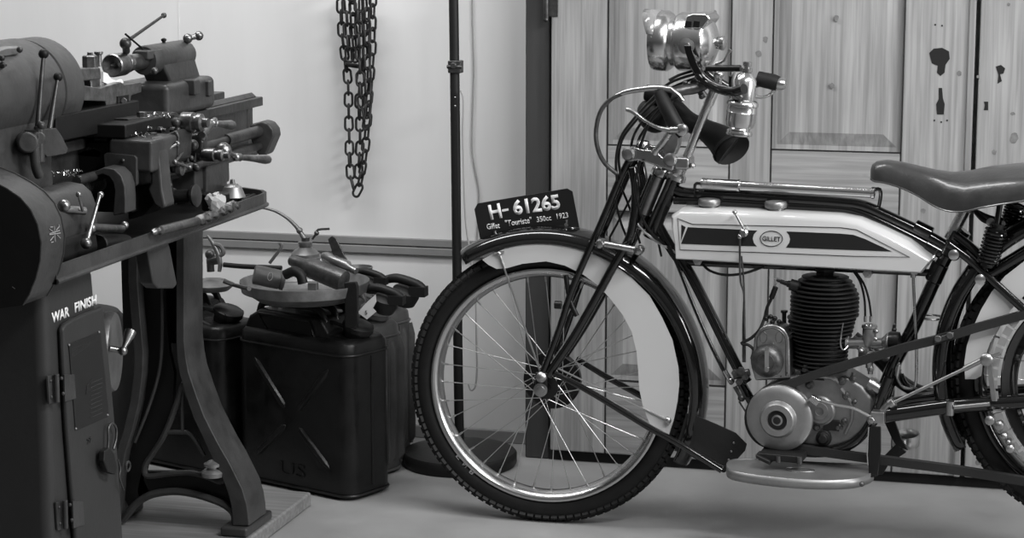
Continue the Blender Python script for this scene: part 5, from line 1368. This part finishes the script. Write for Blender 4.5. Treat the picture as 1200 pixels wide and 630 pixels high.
# ================================================================== JERRYCANS
def jerrycan(name, label, origin, ang, mt, w=.345, dpt=.165, h=.455, us=False, tilt=0, group='metal jerrycans on the floor', emboss=True, ribs=False, cap_side=1):
    """origin: front bottom corner on the right; u to the left along the broad face, d into depth"""
    a = math.radians(ang); u = V((math.cos(a), math.sin(a), 0)); d = V((-math.sin(a), math.cos(a), 0))
    c0 = V(origin) - u * (w / 2) + d * (dpt / 2)
    root = thing(name, c0, label, 'jerrycan', group)
    R = .04
    def ring(z, ins=0.0, shift=0.0, wl=None):
        ww = (wl or w) / 2 - ins; dd = dpt / 2 - ins; P = []
        for sx, sy, a0 in ((1, -1, -90), (1, 1, 0), (-1, 1, 90), (-1, -1, 180)):
            for k in range(6):
                t = math.radians(a0 + k * 18); r = max(R - ins, .01)
                P.append(c0 + u * (shift + sx * (ww - r) + r * math.cos(t)) + d * (sy * (dd - r) + r * math.sin(t)) + UP * z)
        return P
    m = M(); hh = h - .075
    m.rings([ring(0, .012), ring(.006, .004), ring(.016), ring(hh * .5), ring(hh - .01), ring(hh + .012, .003), ring(hh + .022, .012)])
    body = obj('can_body', m, mt, root, smooth=50)
    # sloping shoulder rises towards the handle
    tz = hh + .015
    pts = [(-w / 2 + .012, tz - .02), (w / 2 - .012, tz - .02), (w / 2 - .014, tz), (w / 2 - .085, tz + .018), (w / 2 - .115, tz + .056), (-w / 2 + .07, tz + .058), (-w / 2 + .03, tz + .036), (-w / 2 + .014, tz + .008)]
    P = [c0 + u * x + d * (-dpt / 2 + .020) + UP * z for x, z in pts]
    obj('shoulder', M().prism(P, d * (dpt - .040)), mt, body, bevel=.012, seg=4)
    fz_ = c0 + d * (-dpt / 2 + .0185)
    rp = [fz_ + u * x + UP * (tz + z) for x, z in ((-w / 2 + .07, .046), (-w / 2 + .10, .006), (w / 2 - .125, .004), (w / 2 - .145, .046))]
    obj('recess_shade', M().prism(rp, d * .006), 'shadow_gap', body)  # near-black panel painted as the shade inside the grip recess
    obj('recess_rim', M().tube(rp, .004, 8, closed=True), mt, body)
    # three grip bars
    for k in (-1, 0, 1):
        y = k * .044
        q = [c0 + u * x + d * y + UP * z for x, z in ((-w / 2 + .05, tz + .045), (-w / 2 + .07, tz + .070), (-.03, tz + .074), (w / 2 - .135, tz + .072), (w / 2 - .11, tz + .040))]
        obj('handle', M().tube(q, .009, 12, 6), mt, body)
    # filler neck and cap
    cc = c0 + u * (w / 2 - .052) + UP * (tz + .004)
    cap = obj('filler_neck', M().rev(cc, (UP + u * .35).normalized(), [(0, .034), (.022, .034), (.024, .040), (.036, .040), (.040, .034), (.042, .006)], 32), mt, root)
    m = M()
    for s_ in (-1, 1): m.tube([cc + d * (.030 * s_) + UP * .03, cc + d * (.030 * s_) - u * .05 + UP * .038, cc + d * (.02 * s_) - u * .075 + UP * .03], .005, 8, 4)
    m.cyl(cc + d * .034 + UP * .026 + u * .028, cc - d * .034 + UP * .026 + u * .028, .005, n=10)
    obj('cap_clamp', m, mt, cap)
    # welded seam round the middle and pressed stiffening cross
    m = M().tube(ring(hh - .012, -.0015), .003, 6, closed=True); m.tube(ring(.012, -.001), .0035, 6, closed=True)
    m.tube([c0 + u * (w / 2 + .0) + UP * z for z in (.03, hh * .5, hh - .02)], .0035, 6)
    obj('seam', m, mt, body)
    if emboss:
        fc0 = c0 - d * (dpt / 2)
        m = M()
        for (x0, z0, x1, z1) in ((-.125, hh - .05, -.022, hh * .5 + .022), (.125, .075, .022, hh * .5 - .022), (.125, hh - .05, .022, hh * .5 + .022), (-.125, .075, -.022, hh * .5 - .022)):
            a_, b_ = fc0 + u * x0 + UP * z0, fc0 + u * x1 + UP * z1; e = (b_ - a_).normalized(); s = e.cross(d).normalized() * .011
            ctr = (a_ + b_) / 2
            m.rings([[a_ - s * .3 + d * .004, a_ + s * .3 + d * .004, a_ + s * .2 - d * .001, a_ - s * .2 - d * .001],
                     [a_ + e * .02 - s + d * .004, a_ + e * .02 + s + d * .004, a_ + e * .02 + s * .45 - d * .007, a_ + e * .02 - s * .45 - d * .007],
                     [b_ - e * .01 - s + d * .004, b_ - e * .01 + s + d * .004, b_ - e * .01 + s * .45 - d * .007, b_ - e * .01 - s * .45 - d * .007],
                     [b_ - s * .3 + d * .004, b_ + s * .3 + d * .004, b_ + s * .2 - d * .001, b_ - s * .2 - d * .001]])
        obj('pressed_cross', m, mt, body, bevel=.003, smooth=60)
    if us:
        fc0 = c0 - d * (dpt / 2 + .0005)
        text('embossed_letter', 'US', fc0 + u * .0 + UP * .055, u, UP, .085, .034, mt, body, thick=.004)
    if ribs:
        m = M()
        sc = c0 + u * (w / 2 - .001)
        for k in (-.052, -.018, .018, .052):
            m.rings([[sc + d * (k - .010) + UP * z - u * .004, sc + d * (k - .004) + UP * z + u * o_, sc + d * (k + .004) + UP * z + u * o_, sc + d * (k + .010) + UP * z - u * .004] for z, o_ in ((.03, -.002), (.05, .010), (hh - .05, .010), (hh - .02, -.002))])
        obj('side_rib', m, mt, body, smooth=60)
    return root, u, d, c0, tz
oc_ = V((-1.700, 4.905, 0))
jc, ju, jd, jc0, jtz = jerrycan('jerrycan', 'big dark jerrycan with pressed cross and US on its broad side, nearest the wheel', oc_, -22, 'can_paint', us=True, w=.385, dpt=.17, h=.455)
jerrycan('jerrycan', 'ribbed grey jerrycan directly behind the big dark one', V((-1.715, 5.12, 0)), -21, 'can_green', ribs=True, emboss=False, w=.33, dpt=.14)
jerrycan('jerrycan', 'ribbed jerrycan at the back of the row against the wall', V((-1.74, 5.30, 0)), -20, 'can_green', ribs=True, emboss=False, w=.33, dpt=.14)
jerrycan('jerrycan', 'dark jerrycan partly hidden behind the cast lathe leg', V((-2.095, 5.035, 0)), -21, 'can_paint', emboss=False, h=.45, w=.30)
# dark drum and cans behind the lathe
dc = LY(150, 400, 5.2)
tag(obj('drum', M().rev(V((-2.425, 4.87, 0)), UP, [(0, .155), (.01, .16), (.38, .16), (.42, .15), (.455, .12), (.47, .02)], 48), 'lathe_dark', smooth=40), 'dark round drum in the shadow behind the lathe cabinet', 'drum')
# ================================================================== ROUND TIN DISH WITH TOOLS ON THE CAN
DZ = .54
dcen = LZ(357, 328, DZ); ex = (LZ(433, 328, DZ) - LZ(281, 328, DZ)).length / 2
dz0 = .492
m = M().rev(V((dcen.x, dcen.y, dz0)), UP, [(0, .02), (0, ex * .72), (.004, ex * .76), (.020, ex * .90), (.022, ex * .97), (.044, ex), (.048, ex), (.044, ex * .98), (.024, ex * .94), (.006, ex * .77), (.003, ex * .7), (.003, .02)], 64)
dish = tag(obj('tin_dish', m, 'zinc', smooth=60), 'wide round metal dish resting on top of the dark US jerrycan', 'dish')
fz = dz0 + .004
def ondish(x, y, z): return LZ(x, y, z)
# pump oil can
ocx = LZ(358, 308, fz + .02); ocx = V((ocx.x, ocx.y, fz))
ocb = thing('oil_can', ocx, 'grey pump oil can with long curved spout standing in the metal dish', 'oil can')
k = 1 / 475.
obj('can_body', M().rev(ocx, UP, [(0, .036), (.004, .039), (.030, .039), (.032, .041), (.036, .041), (.038, .038), (.046, .038), (.055, .030), (.062, .018), (.064, .016), (.068, .019), (.078, .019), (.080, .012)], 36), 'zinc', ocb)
tp_ = ocx + UP * .078
def OP(x, y): return LY(x, y, ocx.y)
obj('spout', M().tube([OP(357, 280), OP(352, 272), OP(346, 264), OP(336, 255), OP(322, 247), OP(305, 243), OP(290, 243)], [.008, .006, .0055, .0045, .004, .0035, .003], 10, 6).sph(OP(351, 270), .009, 12, 8), 'zinc', ocb)
obj('pump_lever', M().tube([OP(366, 280), OP(370, 274), OP(373, 269), OP(386, 268)], .0032, 8, 3).sph(OP(371, 273), .007, 10, 6).cyl(OP(358, 286), OP(358, 278), .011), 'dark_steel', ocb)
# canister lying
a, b = LY(297, 321, dcen.y - .06), LY(334, 329, dcen.y - .03); d = b - a; L = d.length
cn = tag(obj('canister', M().rev(a, d, [(0, .018), (.002, .024), (.006, .0245), (L * .82, .0245), (L * .84, .022), (L * .88, .0245), (L * .97, .0245), (L, .018)], 32), 'can_green'), 'short cylindrical grenade-like canister with stencilled band lying in the dish', 'canister')
m = M(); c = (a + b) / 2; cu = (b - a).normalized(); fr_ = V((0.25, -.9, .3)).normalized(); fr_ = (fr_ - cu * fr_.dot(cu)).normalized(); vv = fr_.cross(cu)
m.tube([c + fr_ * .0245 + cu * (.006 * math.cos(q * math.tau / 14)) + vv * (.010 * math.sin(q * math.tau / 14)) for q in range(14)], .0008, 6, closed=True)
obj('stencil_mark', m, 'letter_worn', cn)
# torch-like tube across the dish
a, b = LY(340, 304, dcen.y + .02), LY(405, 330, dcen.y - .02); d = b - a; L = d.length
tb = tag(obj('pump_cylinder', M().rev(a, d, [(0, .010), (.004, .014), (L * .25, .016), (L * .35, .024), (L * .4, .026), (L * .9, .027), (L * .97, .026), (L, .016)], 28), 'dark_steel'), 'thick dark metal tube lying slanted across the dish', 'tube')
a, b = LY(378, 299, dcen.y + .06), LY(414, 316, dcen.y + .03); d = b - a; L = d.length
tag(obj('brass_tube', M().rev(a, d, [(0, .008), (L * .1, .014), (L * .8, .016), (L * .9, .009), (L * 1.1, .009)], 24), 'brass'), 'lighter metal tube lying beside the thick dark tube', 'tube')
# bent pipe elbow and small bits
tag(obj('pipe_elbow', M().tube([LY(x, y, dcen.y - .09) for x, y in ((334, 322), (344, 318), (352, 322), (355, 332))], .0125, 14, 5), 'rubber'), 'short bent black pipe elbow next to the canister', 'pipe')
tag(obj('slotted_key', M().prism([LY(x, y, dcen.y + .05) for x, y in ((384, 280), (389, 276), (394, 280), (410, 312), (402, 318), (396, 316))], V((0, .006, 0))), 'dark_steel', bevel=.0015), 'flat dark slotted bar leaning upright in the dish', 'bar')
tag(obj('cup', M().rev(V((LZ(418, 334, fz).x, LZ(418, 334, fz).y + .02, fz)), UP, [(0, .024), (.03, .033), (.045, .036), (.046, .034), (.03, .030), (.004, .022)], 32), 'zinc'), 'small round metal cup at the right end of the dish', 'cup')
tag(obj('lever_handle', M().tube([LY(x, y, dcen.y - .02) for x, y in ((316, 308), (322, 300), (328, 292), (330, 286), (327, 285))], .0042, 8, 4), 'zinc'), 'thin curved metal lever sticking up behind the canister', 'lever')
tag(obj('flat_spanner', M().tube([LZ(262, 329, DZ + .03), LZ(275, 334, DZ + .02), LZ(292, 338, DZ + .022)], [.006, .005, .006], 8), 'dark_steel'), 'small flat spanner across the left rim of the dish', 'spanner')
tag(obj('hose_length', M().tube([LY(x, y, dcen.y + .13) for x, y in ((262, 310), (285, 312), (310, 313), (330, 314))], .0065, 10, 4), 'rubber'), 'black rubber hose lying behind the canister', 'hose')
tag(obj('steel_block', M().box(LY(367, 335, dcen.y - .10), EX, EY, UP, .011, .01, .009), 'zinc', bevel=.001), 'small grey steel block at the front of the dish', 'block')
# dark bar clamp standing over the can cap
bar = [(403, 331), (417, 330), (419, 336), (419, 380), (416, 385), (404, 384)]
tag(obj('clamp_bar', M().prism([LY(x, y, LZ(411, 384, .441).y) for x, y in bar], V((0, .012, 0))), 'rubber', bevel=.003, seg=3), 'upright black flat bar in front of the can cap', 'bar')
tg = tag(obj('paper_tag', M().prism([LY(x, y, dcen.y - .05) for x, y in ((431, 353), (440, 345), (441, 353), (437, 361), (441, 365), (430, 374), (419, 366), (426, 358))], V((0, .0015, 0))), 'paper'), 'small white paper tag hanging from the second can', 'tag')
c = LY(429, 366, dcen.y - .052); text('lettering', '5', c, EX, UP, .006, .010, 'plate_black', tg)
# spare caps and spouts piled behind
def cap_lump(x, y, Y, s, label):
    c = LY(x, y, Y)
    m = M().rev(c, V((.3, -.2, 1)), [(-.03 * s, .028 * s), (-.01 * s, .034 * s), (.006 * s, .034 * s), (.012 * s, .026 * s), (.014 * s, .004)], 22)
    m.tube([c + V((-.055 * s, 0, .028 * s)), c + V((-.02 * s, -.005, .034 * s)), c + V((.03 * s, -.01, .022 * s)), c + V((.05 * s, -.01, .008 * s))], [.010 * s, .012 * s, .012 * s, .010 * s], 12, 4)
    m.box(c + V((.035 * s, -.012, .006)), EX, EY, UP, .02 * s, .016 * s, .012 * s)
    return tag(obj('cap_clamp', m, 'engine_black', smooth=45), label, 'cap')
cap_lump(452, 352, dcen.y + .03, .95, 'black hinged can cap beside the white paper tag')
cap_lump(476, 342, dcen.y + .20, 1.05, 'black hinged can cap on the rearmost ribbed can')
cap_lump(436, 330, dcen.y + .16, .8, 'black hinged cap behind the metal cup')
# small dish and fittings behind the lathe leg
s0 = LZ(252, 330, .50)
tag(obj('small_dish', M().rev(V((s0.x - .01, s0.y + .0, .478)), UP, [(0, .02), (0, .045), (.012, .058), (.016, .06), (.017, .058), (.02, .050), (.026, .040), (.028, .004)], 36), 'zinc'), 'small round lidded metal tin behind the lathe leg', 'tin')
tag(obj('curved_lever', M().tube([LY(x, y, s0.y + .0) for x, y in ((243, 276), (249, 284), (255, 296), (258, 308), (257, 318))], [.004, .006, .007, .006, .005], 10, 4).tube([LY(x, y, s0.y) for x, y in ((250, 286), (258, 288), (262, 296), (256, 300))], .006, 8, 4), 'zinc'), 'curved grey metal lever standing behind the lathe leg', 'lever')
tag(obj('tap_fitting', M().cyl(LY(244, 306, s0.y + .03), LY(256, 304, s0.y + .03), .012).sph(LY(246, 298, s0.y + .03), .013).cyl(LY(246, 298, s0.y + .03), LY(247, 318, s0.y + .03), .010).cyl(LY(256, 304, s0.y + .03), LY(261, 294, s0.y + .03), .004), 'dark_steel'), 'dark metal tap fitting beside the small tin', 'fitting')
# ================================================================== LIGHT AND CAMERA
def area(name, loc, target, sx, sy, power, size_spread=None):
    l = bpy.data.lights.new(name, 'AREA'); l.shape = 'RECTANGLE'; l.size = sx; l.size_y = sy; l.energy = power
    o = bpy.data.objects.new(name, l); COL.objects.link(o); o.location = loc
    o.rotation_euler = (V(target) - V(loc)).to_track_quat('-Z', 'Y').to_euler(); return o
area('ceiling_lamp_row', (.9, 3.4, 2.9), (-.9, 5.0, .6), 2.6, .3, 105)
area('ceiling_lamp_row', (-2.2, 4.4, 3.0), (-2.2, 5.0, 0), 2.2, .3, 46)
area('window_light', (4.6, 2.9, 2.1), (-1.4, 4.6, .6), 1.2, 1.6, 150)
w = bpy.data.worlds.new('room_world'); bpy.context.scene.world = w; w.use_nodes = True
nt = w.node_tree; bg = nt.nodes['Background']
tc = nt.nodes.new('ShaderNodeTexCoord'); sx_ = nt.nodes.new('ShaderNodeSeparateXYZ'); mr = nt.nodes.new('ShaderNodeMapRange')
nt.links.new(tc.outputs['Generated'], sx_.inputs[0]); nt.links.new(sx_.outputs['Z'], mr.inputs['Value'])
mr.inputs['From Min'].default_value = -.3; mr.inputs['From Max'].default_value = .8; mr.inputs['To Min'].default_value = .01; mr.inputs['To Max'].default_value = .25
cmb = nt.nodes.new('ShaderNodeCombineColor'); 
for i in range(3): nt.links.new(mr.outputs[0], cmb.inputs[i])
nt.links.new(cmb.outputs[0], bg.inputs['Color']); bg.inputs['Strength'].default_value = 1.0
cd = bpy.data.cameras.new('camera'); co = bpy.data.objects.new('camera', cd); COL.objects.link(co)
cd.sensor_width = 36; cd.lens = F / 1200 * 36; co.location = CAM
co.matrix_world = Matrix.Translation(CAM) @ Matrix((cam_r, cam_u, -cam_f)).transposed().to_4x4()
sc = bpy.context.scene; sc.camera = co
sc.view_settings.view_transform = 'Standard'; sc.view_settings.look = 'None'; sc.view_settings.exposure = 0; sc.view_settings.gamma = 1
sc.view_settings.use_curve_mapping = False
